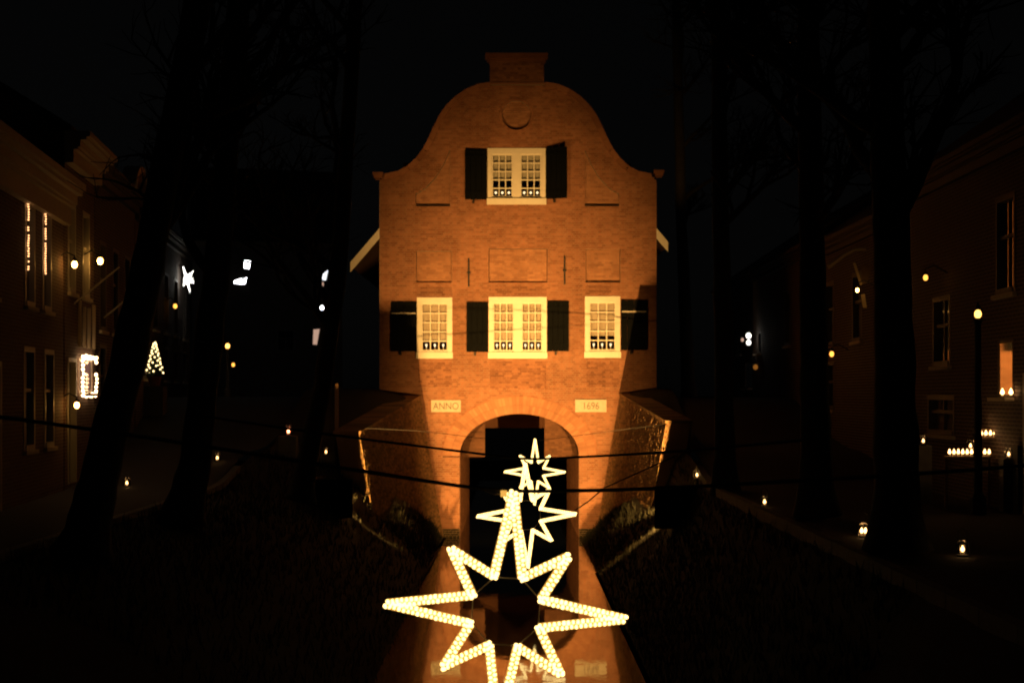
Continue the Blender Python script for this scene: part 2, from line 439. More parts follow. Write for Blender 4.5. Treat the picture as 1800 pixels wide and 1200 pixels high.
# blind niches: reveal and a brick back, a dark line where the sill hides the light
def reveal(mb, pts, y0, y1):
    n = len(pts)
    for i in range(n):
        (x0, z0), (x1, z1) = pts[i], pts[(i + 1) % n]
        mb.poly([(x0, y0, z0), (x1, y0, z1), (x1, y1, z1), (x0, y1, z0)])
ND = .11
for r in NICHE:
    nb = MB(); lay(lambda z, r=r: [(r[0] + .002, r[1] - .002)], r[2], r[3] + .03, FY + ND, nb)
    o = nb.build('blind_niche', M['voussoir'], gate)
    b2 = MB(); reveal(b2, [(r[0], r[2]), (r[1], r[2]), (r[1], r[3]), (r[0], r[3])], FY - .004, FY + ND + .1)
    b2.poly([(r[0], FY + ND + .01, r[2]), (r[1], FY + ND + .01, r[2]), (r[1], FY + ND + .01, r[3]), (r[0], FY + ND + .01, r[3])])
    b2.build('reveal', M['mortar'], o)
for q in QN:
    nb = MB(); zs = [p[1] for p in q]
    lay(lambda z, q=q: [q_interval(q, z)] if q_interval(q, z) else [], min(zs), max(zs), FY + ND, nb)
    o = nb.build('blind_niche', M['voussoir'], gate); b2 = MB(); reveal(b2, q, FY - .004, FY + ND + .1)
    b2.poly([(x, FY + ND + .01, z) for x, z in q]); b2.build('reveal', M['mortar'], o)
mc = [(MED[0] + MED[2] * math.cos(t), MED[1] + MED[2] * math.sin(t)) for t in [2 * math.pi * i / 40 for i in range(40)]]
def med_iv(z):
    d = MED[2] ** 2 - (z - MED[1]) ** 2
    return [(MED[0] - d ** .5, MED[0] + d ** .5)] if d > 0 else []
nb = MB(); lay(med_iv, MED[1] - MED[2], MED[1] + MED[2], FY + ND, nb); o = nb.build('round_niche', M['voussoir'], gate)
b2 = MB(); reveal(b2, mc, FY - .004, FY + ND + .1); b2.poly([(x, FY + ND + .01, z) for x, z in mc]); b2.build('reveal', M['mortar'], o)
rg = MB()
for i in range(40):
    (x0, z0), (x1, z1) = mc[i], mc[(i + 1) % 40]; s1 = 1.16
    ox0, oz0, ox1, oz1 = MED[0] + (x0 - MED[0]) * s1, MED[1] + (z0 - MED[1]) * s1, MED[0] + (x1 - MED[0]) * s1, MED[1] + (z1 - MED[1]) * s1
    rg.hexa([(x0, FY - .03, z0), (x1, FY - .03, z1), (x1, FY + .02, z1), (x0, FY + .02, z0), (ox0, FY - .03, oz0), (ox1, FY - .03, oz1), (ox1, FY + .02, oz1), (ox0, FY + .02, oz0)])
rg.build('ring_moulding', M['brick'], o)
# coping that follows the gable line, in short stones
cp = [(CX - w, z) for w, z in half]
def dens(pts, step):
    out = [pts[0]]
    for a, b in zip(pts, pts[1:]):
        n = max(1, int(math.dist(a, b) / step))
        out += [(a[0] + (b[0] - a[0]) * i / n, a[1] + (b[1] - a[1]) * i / n) for i in range(1, n + 1)]
    return out
for sgn in (1, -1):
    pts = dens(cp[1:], .22)
    for i in range(len(pts) - 1):
        (x0, z0), (x1, z1) = pts[i], pts[i + 1]
        d = Vector((x1 - x0, 0, z1 - z0)).normalized(); nrm = Vector((-d.z, 0, d.x))
        def ring(u, v, y0, y1):
            a = Vector((x0, 0, z0)) + d * .004; b = Vector((x1, 0, z1)) - d * .004
            q = [a + nrm * u, b + nrm * u, b + nrm * u, a + nrm * u, a + nrm * v, b + nrm * v, b + nrm * v, a + nrm * v]
            yy = [y0, y0, y1, y1, y0, y0, y1, y1]
            return [((p.x if sgn > 0 else 2 * CX - p.x), yy[k], p.z) for k, p in enumerate(q)]
        c = MB(); c.hexa(ring(-.13, .035, FY - .065, FY + .43)); c.build('coping_stone', M['brick'], gate)
for x, y in ((664, 307), (1157, 303)):
    c = MB(); X, Z = FX(x), FZ(y)
    c.box(X - .1, X + .14, FY - .08, FY + .44, Z - .1, Z - .02); c.box(X - .14, X + .17, FY - .11, FY + .46, Z - .02, Z + .06)
    c.build('kneeler_stone', M['brick'], gate)
pd = MB(); lay(lambda z: [(FX(861), FX(956))], FZ(147), FZ(107), FY - .02, pd); pd.box(FX(861), FX(956), FY - .02, FY + .42, FZ(149), FZ(106))
o = pd.build('gable_pedestal', M['brick_dark'], gate)
c = MB(); c.box(FX(859), FX(958), FY - .06, FY + .45, FZ(108), FZ(104)); c.box(FX(856), FX(960), FY - .11, FY + .48, FZ(104), FZ(99)); c.box(FX(853), FX(963), FY - .15, FY + .5, FZ(99), FZ(95))
c.build('cornice', M['brick'], o)
c = MB(); c.box(FX(852), FX(965), FY - .06, FY + .0, FZ(149), FZ(146)); c.build('ledge', M['brick_dark'], o)
# darker brick under and over the windows: old repairs, laid 6 mm proud
for x0, x1, y0, y1 in ((735, 794, 634, 680), (861, 960, 634, 682), (1030, 1089, 633, 680), (733, 794, 501, 520), (860, 961, 501, 519), (1029, 1090, 499, 518)):
    nb = MB(); lay(lambda z: [(FX(x0), FX(x1))], FZ(y1), FZ(y0), FY - .014, nb, depth=.02)
    tag(nb.build('repaired_brickwork', M['brick_dark'], gate), kind='stuff')
# arch ring of voussoirs on edge
NV = 64
vr = random.Random(5)
for i in range(NV):
    t0 = math.pi * (i + .05) / NV; t1 = math.pi * (i + .95) / NV
    def e(t, k): return (AX - (ARX + RING * k) * math.cos(t), AS + (ARZ + RING * k) * math.sin(t))
    for k0, k1 in ((0, .485), (.515, 1)):
        (a, b), (c_, d_), (e_, f_), (g_, h_) = e(t0, k0), e(t1, k0), e(t1, k1), e(t0, k1)
        y0 = FY - .016 + vr.uniform(-.004, .004)
        MB().hexa([(a, y0, b), (c_, y0, d_), (c_, FY + .4, d_), (a, FY + .4, b), (g_, y0, h_), (e_, y0, f_), (e_, FY + .4, f_), (g_, FY + .4, h_)]).build('voussoir', M['voussoir'], gate)
am = MB()
for i in range(NV):
    t0 = math.pi * i / NV; t1 = math.pi * (i + 1) / NV
    def e(t, k): return (AX - (ARX + RING * k) * math.cos(t), AS + (ARZ + RING * k) * math.sin(t))
    (a, b), (c_, d_), (e_, f_), (g_, h_) = e(t0, .02), e(t1, .02), e(t1, .99), e(t0, .99)
    am.hexa([(a, FY, b), (c_, FY, d_), (c_, FY + .38, d_), (a, FY + .38, b), (g_, FY, h_), (e_, FY, f_), (e_, FY + .38, f_), (g_, FY + .38, h_)])
# thin projecting hood line round the arch
for i in range(NV):
    t0 = math.pi * i / NV; t1 = math.pi * (i + 1) / NV
    (a, b), (c_, d_), (e_, f_), (g_, h_) = e(t0, 1.0), e(t1, 1.0), e(t1, 1.1), e(t0, 1.1)
    am.hexa([(a, FY - .035, b), (c_, FY - .035, d_), (c_, FY + .05, d_), (a, FY + .05, b), (g_, FY - .035, h_), (e_, FY - .035, f_), (e_, FY + .05, f_), (g_, FY + .05, h_)])
am.build('arch_mortar', M['brick'], gate)
# passage: vault, side walls, an inner sluice wall with a slot
PD = 10.
ps = MB(); N = 24
for i in range(N):
    t0 = math.pi * i / N; t1 = math.pi * (i + 1) / N
    p0 = (AX - ARX * math.cos(t0), AS + ARZ * math.sin(t0)); p1 = (AX - ARX * math.cos(t1), AS + ARZ * math.sin(t1))
    ps.poly([(p0[0], FY + .4, p0[1]), (p1[0], FY + .4, p1[1]), (p1[0], FY + PD, p1[1]), (p0[0], FY + PD, p0[1])])
ps.build('vault', M['brick_inner'], gate)
for sg in (-1, 1):
    x = AX + sg * ARX; b = MB()
    zz = -.4; k = 0
    b.box(min(x, x + sg * .9), max(x, x + sg * .9), FY + .42, FY + PD, -.5, AS)
    while zz < AS - CH:
        y = FY + .04 + (k % 2) * .11
        while y < FY + PD - .3:
            j = jr.uniform(0, .006)
            if sg < 0: b.box(x - .02, x + .012 + j, y, y + .21, zz + .005, zz + CH - .005)
            else: b.box(x - .012 - j, x + .02, y, y + .21, zz + .005, zz + CH - .005)
            y += .22
        zz += CH; k += 1
    b.build('passage_wall', M['brick_dark'], gate)
SY = FY + 1.3
def sluice_iv(z):
    if z < FZ(806): return []
    d = 1 - ((z - AS) / ARZ) ** 2 if z > AS else 1
    if d <= 0: return []
    e_ = ARX * d ** .5
    return [k for k in ((max(AX - e_, FX(790)), FX(851)), (FX(959), min(AX + e_, FX(1030)))) if k[1] > k[0] + .02]
for side in (0, 1):
    part = lambda z: [k for k in sluice_iv(z) if (k[0] > AX) == bool(side)]
    sl = MB(); lay(part, FZ(806), AS + ARZ, SY, sl); z = FZ(806)
    while z < AS + ARZ:
        for a, b in part(z + CH / 2): sl.box(a, b, SY, SY + .5, z, z + CH)
        z += CH
    tag(sl.build('sluice_pier', M['brick_inner'], gate), kind='stuff')
# body behind the front: side walls, floor over the vault, steep roof with white barge boards
bd = MB()
for x in (XL + .02, XR - .37): bd.box(x, x + .35, FY + .42, FY + 10, 3.0, FZ(330))
bd.box(XL + .02, XR - .02, FY + 9.6, FY + 10.0, 3.0, FZ(200)); bd.box(XL + .37, XR - .37, FY + .42, FY + 9.6, FZ(660), FZ(645)); bd.box(XL + .37, XR - .37, FY + .42, FY + 9.6, FZ(400), FZ(392))
bd.box(XL + .3, XR - .3, FY + .6, FY + 10, AS + ARZ + .04, AS + ARZ + .3)
bd.build('side_wall', M['brick_dark'], gate)
AP = FZ(112)                                                # roof apex
def roofline(x): return AP - 1.165 * abs(x - CX)
for sg, xe in ((-1, FX(613)), (1, FX(1177))):
    b = MB(); x1 = xe; x0 = CX
    z0, z1 = roofline(x0), roofline(x1)
    y0, y1 = FY + .48, FY + 10.4
    b.hexa([(x1, y0, z1 - .12), (x0, y0, z0 - .12), (x0, y1, z0 - .12), (x1, y1, z1 - .12), (x1, y0, z1), (x0, y0, z0), (x0, y1, z0), (x1, y1, z1)])
    ro = b.build('roof', M['roof'], gate)
    xs = CX + sg * (CX - XL - .1)
    c = MB(); h = .30
    c.hexa([(x1, y0 - .05, roofline(x1) - h), (xs, y0 - .05, roofline(xs) - h), (xs, y0 - .01, roofline(xs) - h), (x1, y0 - .01, roofline(x1) - h),
            (x1, y0 - .05, roofline(x1)), (xs, y0 - .05, roofline(xs)), (xs, y0 - .01, roofline(xs)), (x1, y0 - .01, roofline(x1))])
    c.build('barge_board', M['white'], ro)
# windows
def gate_window(r, sashes, blind_rows, blind_mat, bulb_kind, side, word):
    x0, x1, z0, z1 = r; fw, ft, sill = .125, .165, .20
    f = MB(); ya, yb = FY - .045, FY + .12
    f.box(x0, x0 + fw, ya, yb, z0 + sill, z1 - ft); f.box(x1 - fw, x1, ya, yb, z0 + sill, z1 - ft); f.box(x0, x1, ya - .004, yb, z1 - ft, z1)
    win = empty('window', ((x0 + x1) / 2, FY, z0), None, None); win.parent = gate; win.location = win.location - gate.location
    root = win
    def P(mb, name, m): 
        o = mb.build(name, m); o.parent = root; o.matrix_parent_inverse = Matrix.Translation(-((gate.location) + root.location)); return o
    P(f, 'frame', M['white'])
    s = MB(); s.box(x0 - .02, x1 + .02, FY - .10, yb + .01, z0, z0 + sill - .02); s.box(x0 + .02, x1 - .02, FY - .055, yb, z0 + sill - .02, z0 + sill + .004); P(s, 'sill', M['white'])
    n = sashes; iw = (x1 - x0 - 2 * fw); mw = .22 if n == 2 else 0
    sw = (iw - mw) / n
    if n == 2:
        b = MB(); m0 = x0 + fw + sw; b.box(m0, m0 + mw, ya + .004, yb, z0 + sill, z1 - ft); P(b, 'mullion', M['white'])
    for k in range(n):
        a = x0 + fw + k * (sw + mw); e_ = a + sw
        q0, q1 = z0 + sill, z1 - ft
        b = MB(); st = .036; ys, ye = FY + .01, FY + .07
        b.box(a, a + st, ys, ye, q0, q1); b.box(e_ - st, e_, ys, ye, q0, q1); b.box(a + st, e_ - st, ys, ye, q1 - st, q1); b.box(a + st, e_ - st, ys, ye, q0, q0 + .055)
        ga, ge, g0, g1 = a + st, e_ - st, q0 + .055, q1 - st
        mt = .032
        pw = (ge - ga - 2 * mt) / 3; ph = (g1 - g0 - 4 * mt) / 5
        for i in (1, 2): b.box(ga + i * pw + (i - 1) * mt, ga + i * (pw + mt), ys + .012, ye - .01, g0, g1)
        for j in range(1, 5):
            for i in range(3): b.box(ga + i * (pw + mt), ga + i * (pw + mt) + pw, ys + .014, ye - .012, g0 + j * ph + (j - 1) * mt, g0 + j * (ph + mt))
        P(b, 'sash', M['white'])
        for j in range(5):
            for i in range(3):
                pa, pz = ga + i * (pw + mt), g0 + j * (ph + mt); tl = jr.uniform(-.002, .002)
                P(MB().poly([(pa, FY + .035 + tl, pz), (pa + pw, FY + .035 - tl, pz), (pa + pw, FY + .035 - tl, pz + ph), (pa, FY + .035 + tl, pz + ph)]), 'pane', M['glass'])
        bb = MB(); zb = g0 + (5 - blind_rows) * (ph + mt); nn = 14
        for i in range(nn):
            u0, u1 = ga - .1 + (ge - ga + .2) * i / nn, ga - .1 + (ge - ga + .2) * (i + 1) / nn
            bb.poly([(u0, FY + .15 + .02 * math.sin(i * 2.3), zb), (u1, FY + .15 + .02 * math.sin((i + 1) * 2.3), zb), (u1, FY + .15, g1 + .05), (u0, FY + .15, g1 + .05)])
        P(bb, 'blind', blind_mat)
        for i in range(3):
            u = ga + pw / 2 + i * (pw + mt); zz = g0 - .05
            c = empty('window_candle', (u, FY + .13, zz), 'candle bulb in the %s, %s from left' % (word, ['first', 'second', 'third', 'fourth', 'fifth', 'sixth'][k * 3 + i]), 'candle', 'electric candles on the gatehouse window sills')
            h = .13
            MB().lathe((u, FY + .13, zz), [(.028, 0), (.028, .012), (.012, .016), (.012, h)], 8).build('stem', M['wax'], c)
            if bulb_kind == 'round': MB().ball((u, FY + .13, zz + h + .035), .037, 8, 5).build('bulb', M['bulb'], c)
            else: MB().lathe((u, FY + .13, zz + h), [(.008, 0), (.03, .055), (.034, .075), (.02, .095), (.004, .1)], 8).build('bulb', M['bulb'], c)
    return win
gate_window(WIN[0], 1, 4, M['blind'], 'tulip', 0, 'narrow lower left window')
gate_window(WIN[1], 2, 4, M['blind'], 'tulip', 0, 'wide window over the arch')
gate_window(WIN[2], 1, 3.55, M['blind'], 'tulip', 0, 'narrow lower right window')
gate_window(WIN[3], 2, 3, M['blind_dim'], 'round', 0, 'window up in the gable')
# room behind the windows (dark, so that the panes without a blind read as black)
# shutters
def shutter(px0, px1, py0, py1, hinge, ang=0, strap=None):
    x0, x1, z0, z1 = rect(px0, px1, py0, py1); w = x1 - x0
    sh = empty('shutter', (0, 0, 0), None, None); sh.parent = gate
    hx = x0 if hinge < 0 else x1
    sh.location = Vector((hx, FY - .06, z0)) - gate.location
    sh.rotation_euler = (0, 0, ang)
    def add(mb, name, m): o = mb.build(name, m); o.parent = sh; return o
    a = 0 if hinge < 0 else -w; nb_ = 4; h = z1 - z0
    for i in range(nb_):
        b = MB(); j = jr.uniform(-.002, .002); b.box(a + w * i / nb_ + .004, a + w * (i + 1) / nb_ - .004, -.03 + j, 0, .01, h - .01); add(b, 'board', M['shutter'])
    for zz in (.16, h - .26):
        add(MB().box(a + .015, a + w - .015, -.052, -.034, zz, zz + .10), 'ledge', M['shutter'])
        add(MB().box(a + (0 if hinge < 0 else w * .25), a + (w * .75 if hinge < 0 else w), -.06, -.0525, zz + .03, zz + .065), 'strap_hinge', M['shutter'])
    if strap:
        zz = FZ(strap) - z0; b = MB(); b.box(a + .03, a + w - .03, -.085, -.062, zz - .02, zz + .02); add(b, 'bar', M['strap'])
    b = MB(); b.box(a + w * .35, a + w * .35 + .05, -.05, .05, -.10, .0); add(b, 'shutter_catch', M['iron'])
shutter(687, 733, 530, 618, 1, 0, 551); shutter(820, 858, 531, 619, 1); shutter(962, 1000, 529, 618, -1); shutter(1091, 1137, 527, 616, -1, 0, 548)
shutter(817, 856, 264, 352, 1, R(4)); shutter(960, 999, 260, 351, -1, R(-20))
# iron wall anchors
for x, y0, y1 in ((824, 454, 504), (992.5, 450, 500)):
    b = MB(); X = FX(x); b.box(X - .022, X + .022, FY - .06, FY - .02, FZ(y1), FZ(y0)); b.box(X - .05, X + .05, FY - .065, FY - .02, (FZ(y1) + FZ(y0)) / 2 - .03, (FZ(y1) + FZ(y0)) / 2 + .03)
    b.build('wall_anchor', M['iron'], gate)
# date stones
def text_mesh(body, size, m, name):
    c = bpy.data.curves.new('lettering', 'FONT'); c.body = body; c.size = size; c.extrude = .006; c.align_x = 'CENTER'; c.align_y = 'CENTER'
    t = bpy.data.objects.new('t', c); COL.objects.link(t)
    dg = bpy.context.evaluated_depsgraph_get(); me = bpy.data.meshes.new_from_object(t.evaluated_get(dg))
    bpy.data.objects.remove(t); bpy.data.curves.remove(c); me.materials.clear(); me.materials.append(m); me.name = name
    return me
for r, tx in zip(PLQ, ('ANNO', '1696')):
    b = MB(); b.box(r[0], r[1], FY - .035, FY + .1, r[2], r[3])
    e2 = .035
    b.box(r[0] + e2, r[1] - e2, FY - .045, FY - .034, r[3] - e2, r[3] - .004); 
    p = b.build('date_stone', M['plaque'], gate)
    t = bpy.data.objects.new('lettering', text_mesh(tx, .29, M['letter'], 'lettering')); COL.objects.link(t)
    t.parent = p; t.location = ((r[0] + r[1]) / 2 , FY - .036, (r[2] + r[3]) / 2 - .01); t.rotation_euler = (R(90), 0, 0)
    t.scale = (.86, 1, 1)
    # p carries world coordinates through its parent inverse, the lettering shares that frame

# ------------------------------------------------------------------ wing walls
for w, lab in ((WL, 'sloping brick wing wall left of the arch, its low outer end brightly lit'), (WR, 'sloping brick wing wall right of the arch, streaked and pale at its outer end')):
    s = w['s']
    root = empty('wing_wall', (w['x1'], WY, 0), lab, 'wall')
    Lw = FY - WY
    def top(y): return w['z0'] + (w['z1'] - w['z0']) * (FY - y) / Lw
    b = MB(); n = 18
    for i in range(n):
        y0, y1 = WY + Lw * i / n, WY + Lw * (i + 1) / n
        t0, t1 = top(y0), top(y1)
        q = [(wall_x(w, y0, -.5), y0, -.5), (wall_x(w, y1, -.5), y1, -.5), (wall_x(w, y1, t1), y1, t1), (wall_x(w, y0, t0), y0, t0)]
        k = [(wall_x(w, y0, t0) + s * .55, y0, t0), (wall_x(w, y1, t1) + s * .55, y1, t1)]
        b.poly(q if s < 0 else q[::-1]); b.poly([q[3], q[2], k[1], k[0]]); b.poly([k[0], k[1], (k[1][0], y1, -.5), (k[0][0], y0, -.5)])
    y0 = WY; b.poly([(wall_x(w, y0, -.5), y0, -.5), (wall_x(w, y0, top(y0)), y0, top(y0)), (wall_x(w, y0, top(y0)) + s * .55, y0, top(y0)), (wall_x(w, y0, 0) + s * .55, y0, -.5)])
    b.build('wall_core', M['brick_wet'], root)
    b = MB(); z = 0; k = 0
    while z < 4.2:
        y = WY + (k % 2) * .11 - .1
        while y < FY - .05:
            a, c = max(y, WY), min(y + .212, FY - .02)
            if c - a > .03 and z + CH < min(top(a), top(c)) + .03:
                j = jr.uniform(.002, .014) * (-s)
                o_ = []
                for zz in (z + .005, z + CH - .005):
                    o_ += [(wall_x(w, a, zz) + j + (-s) * .01, a, zz), (wall_x(w, a, zz) + s * .03, a, zz), (wall_x(w, c, zz) + s * .03, c, zz), (wall_x(w, c, zz) + j + (-s) * .01, c, zz)]
                b.hexa(o_)
            y += .22
        z += CH; k += 1
    tag(b.build('brickwork', M['brick_wet'], root), kind='stuff')
    nc = 22
    for i in range(nc):
        a, c = WY - .04 + (Lw - .0) * i / nc, WY - .04 + Lw * (i + 1) / nc - .012
        b = MB(); xa, xc = wall_x(w, a, top(a)), wall_x(w, c, top(c))
        x = lambda v, d: v + s * d
        b.hexa([(x(xa, -.05), a, top(a)), (x(xa, .6), a, top(a)), (x(xc, .6), c, top(c)), (x(xc, -.05), c, top(c)),
                (x(xa, -.05), a, top(a) + .07), (x(xa, .6), a, top(a) + .07), (x(xc, .6), c, top(c) + .07), (x(xc, -.05), c, top(c) + .07)])
        b.build('coping_stone', M['brick_wet'], root)
# ------------------------------------------------------------------ floodlights at the foot of the wing walls
for w, lab in ((WL, 'black floodlight on the grass at the foot of the left wing wall'), (WR, 'black floodlight on the grass at the foot of the right wing wall')):
    s = w['s']
    L = Vector((-3.90, 32, 2.12)) if s < 0 else Vector((3.55, 32, 1.97))
    tgt = Vector((CX + s * 1.3, FY, 2.2))
    gz = bank_z(w, L.x, L.y)
    f = empty('floodlight', (L.x, L.y, gz), lab, 'floodlight', 'floodlights aimed at the gatehouse')
    q = (tgt - L).to_track_quat('Y', 'Z').to_matrix().to_4x4()
    h = MB(); h.box(-.13, .13, -.13, .06, -.10, .10); h.box(-.14, .14, .06, .07, .09, .105); h.box(-.14, -.128, .06, .16, -.1, .1); h.box(.128, .14, .06, .16, -.1, .1); h.box(-.14, .14, .06, .16, -.112, -.1)
    
    h.v = [tuple(Matrix.Translation(L) @ q @ Vector(v)) for v in h.v]; h.build('housing', M['black'], f)
    # added plate, its outline shaped to keep the beam off the wing wall end
    org = Matrix.Translation(L) @ q @ Vector((0, .2, 0)); fl_ = []
    edge = ((7.6, -10.5), (7.6, 0), (5.6, 8.6), (4.5, 20)) if s < 0 else ((4.2, -10.5), (3.8, 0), (1.6, 8.6), (-.8, 16), (-2.6, 24))
    for az, el in edge + ((-20, edge[-1][1]), (-20, -24), (34, -24), (34, -9), (25, -10.5)):
        d = Vector((-s * math.sin(R(az)) * 1.0, math.cos(R(az)), math.tan(R(el)))); fl_.append(org + d * (.5 / d.y))
    bd_ = MB(); bd_.poly(fl_); bd_.poly([p + Vector((0, .006, 0)) for p in fl_][::-1])
    nf = len(fl_)
    for i in range(nf): bd_.poly([fl_[i], fl_[(i + 1) % nf], fl_[(i + 1) % nf] + Vector((0, .006, 0)), fl_[i] + Vector((0, .006, 0))])
    for e_ in (nf - 4, nf - 3): bd_.tube([fl_[e_], org + Vector((s * .13, -.1, -.05))], .008, 5)
    bd_.build('beam_mask', M['black'], f)
    # added dark screen, two panels hiding the lit plate and lamp from view
    o0, o1 = L.x + s * .34, L.x - s * .60; cb_ = MB()
    cb_.box(min(o0, o1), max(o0, o1), L.y - .22, L.y - .2, gz - .25, L.z + .30)
    cb_.box(min(o0, o0 - s * .02), max(o0, o0 - s * .02), L.y - .2, L.y + .75, gz - .25, L.z + .30)
    cb_.build('glare_screen', M['shutter'], f)
    g = MB(); g.box(-.115, .115, .061, .066, -.085, .085); g.v = [tuple(Matrix.Translation(L) @ q @ Vector(v)) for v in g.v]; g.build('lens', M['lens'], f)
    st = MB(); st.tube([(L.x, L.y, gz - .2), (L.x, L.y, L.z - .09)], .022, 8); st.box(L.x - .17, L.x + .17, L.y - .02, L.y + .02, L.z - .13, L.z - .112); st.build('stake', M['iron'], f)
    ld = bpy.data.lights.new('flood_lamp', 'SPOT'); ld.energy = FLOOD_W; ld.color = (1, .49, .115); ld.spot_size = R(91); ld.spot_blend = 1.; ld.shadow_soft_size = .012
    lo = bpy.data.objects.new('flood_lamp', ld); COL.objects.link(lo)
    lo.scale = (.43, 1, 1); lo.location = Matrix.Translation(L) @ q @ Vector((0, .2, 0)); lo.rotation_euler = (tgt - L).to_track_quat('-Z', 'Y').to_euler()

# ------------------------------------------------------------------ light stars on cables over the canal
RL, RS_, RI = .69, .48, .204
def star(c, k, rot, yaw, lab, near, kx=1., kz=1.):
    root = empty('light_star', c, lab, 'light star', 'light stars hung over the canal')
    pts = []
    for i in range(16):
        ang = math.pi / 2 - i * math.pi / 8 - rot
        r = (RL if i % 4 == 0 else RS_) if i % 2 == 0 else RI * 1.06
        pts.append(Vector((math.cos(ang) * r * kx, 0, math.sin(ang) * r * kz)) * k)
    rope = MB(); spots = []; rr = .0160 * k
    for a, b in zip(pts, pts[1:] + pts[:1]):
        d = (b - a).normalized(); nrm = Vector((-d.z, 0, d.x)); n = max(3, int((b - a).length / .027))
        for sg in (-1, 1):
            o = nrm * sg * .0130 * k
            rope.tube([a + o, b + o], rr, 6)
            for i in range(n + 1): spots.append(a + o + (b - a) * ((i + .25 * sg) / n) + Vector((rnd.gauss(0, .0008), -.008 * k, rnd.gauss(0, .0008))))
    Mx = Matrix.Rotation(yaw, 4, 'Z')
    rope.v = [tuple(Vector(c) + Mx @ Vector(v)) for v in rope.v]
    rope.build('rope_light', M['rope'], root, smooth=True)
    fr = MB(); ring = [p for i, p in enumerate(pts) if i % 2]
    for a, b in zip(ring, ring[1:] + ring[:1]): fr.tube([a * .97, b * .97], .0035, 5)
    fr.v = [tuple(Vector(c) + Mx @ Vector(v)) for v in fr.v]
    fr.build('frame_wire', M['steel'], root)
    sp = [Vector(c) + Mx @ v for v in spots]
    if near:
        me = MB().ball((0, 0, 0), .0130, 7, 5).mesh('bulb', M['led'], True)
        sp.sort(key=lambda v: -v.z); take, rest = sp[:300], sp[300:]
        for p in take: o = inst('bulb', me, p, root); o.scale = [rnd.uniform(.88, 1.1)] * 3
    else: rest = sp
    b = MB()
    for p in rest: b.ball(p, (.0130 if near else .015) * 1.0, 6, 4)
    tag(b.build('bulb_string', M['led'], root, True), kind='stuff')
    return root, pts
s1c = at(889, 1074, 8.9); s2c = at(925.5, 905, 22.1); s3c = at(940, 829, 35.3)
star(s1c, 1.0, R(3.8), R(1), 'large lit eight pointed star hung lowest and nearest over the canal', True)
star(s2c, 1.02, R(-1.5), R(-4), 'middle sized lit eight pointed star, second of three over the canal', False, 1, 1.06)
star(s3c, 1.0, R(0.5), R(3), 'small lit eight pointed star, farthest and highest before the arch', False, 1, 1.08)
def cable(pts, r, lab):
    p = [Vector(q) for q in pts]; out = []
    for i in range(len(p) - 1):
        a = p[max(i - 1, 0)]; b = p[i]; c = p[i + 1]; d = p[min(i + 2, len(p) - 1)]
        for k in range(8):
            t = k / 8
            out.append(.5 * ((2 * b) + (c - a) * t + (2 * a - 5 * b + 4 * c - d) * t * t + (3 * b - a - 3 * c + d) * t ** 3))
    out.append(p[-1])
    o = MB().tube(out, r, 6).build('cable', M['cable'])
    return tag(o, lab, 'cable', 'cables the stars hang from')
cable([at(-640, 650, 8.9), at(115, 748, 8.9), at(600, 822, 8.9), at(812, 854, 8.9), at(905, 862, 8.9), at(1000, 862, 8.9), at(1195, 856, 8.9), at(1700, 826, 8.9), at(2230, 780, 8.9)], .0115, 'thick black cable over the canal holding the large near star')
cable([at(352, 730, 23.6), at(570, 762, 22.4), at(850, 798, 22.1), at(930, 806, 22.1), at(1015, 803, 22.1), at(1190, 793, 22.3), at(1428, 772, 23)], .018, 'black cable between two trees holding the middle star')
cable([at(634, 752, 36.5), at(745, 758, 35.9), at(850, 770, 35.2), at(940, 773, 35.3), at(970, 771, 35.3), at(1100, 754, 36.0), at(1166, 746, 36.5)], .006, 'thin black cable close to the arch holding the small far star')
tag(MB().tube([at(1010, 897, 22.1), at(1035, 880, 22.2), at(1062, 857, 22.3), at(1190, 800, 22.4)], .010, 5).build('cable', M['cable']), 'thin stay cable running from the right tip of the middle star', 'cable')
pl = empty('plug_box', at(885, 866, 8.85), 'small lit connector at the top of the near star', 'connector')
MB().box(*[v for a, b in zip(at(880, 872, 8.87) , at(891, 862, 8.83)) for v in sorted((a, b))]).build('box', M['rope'], pl)
MB().tube([at(878, 868, 8.85), at(868, 868, 8.85), at(852, 863, 8.86)], .004, 5).build('lead', M['steel'], pl)

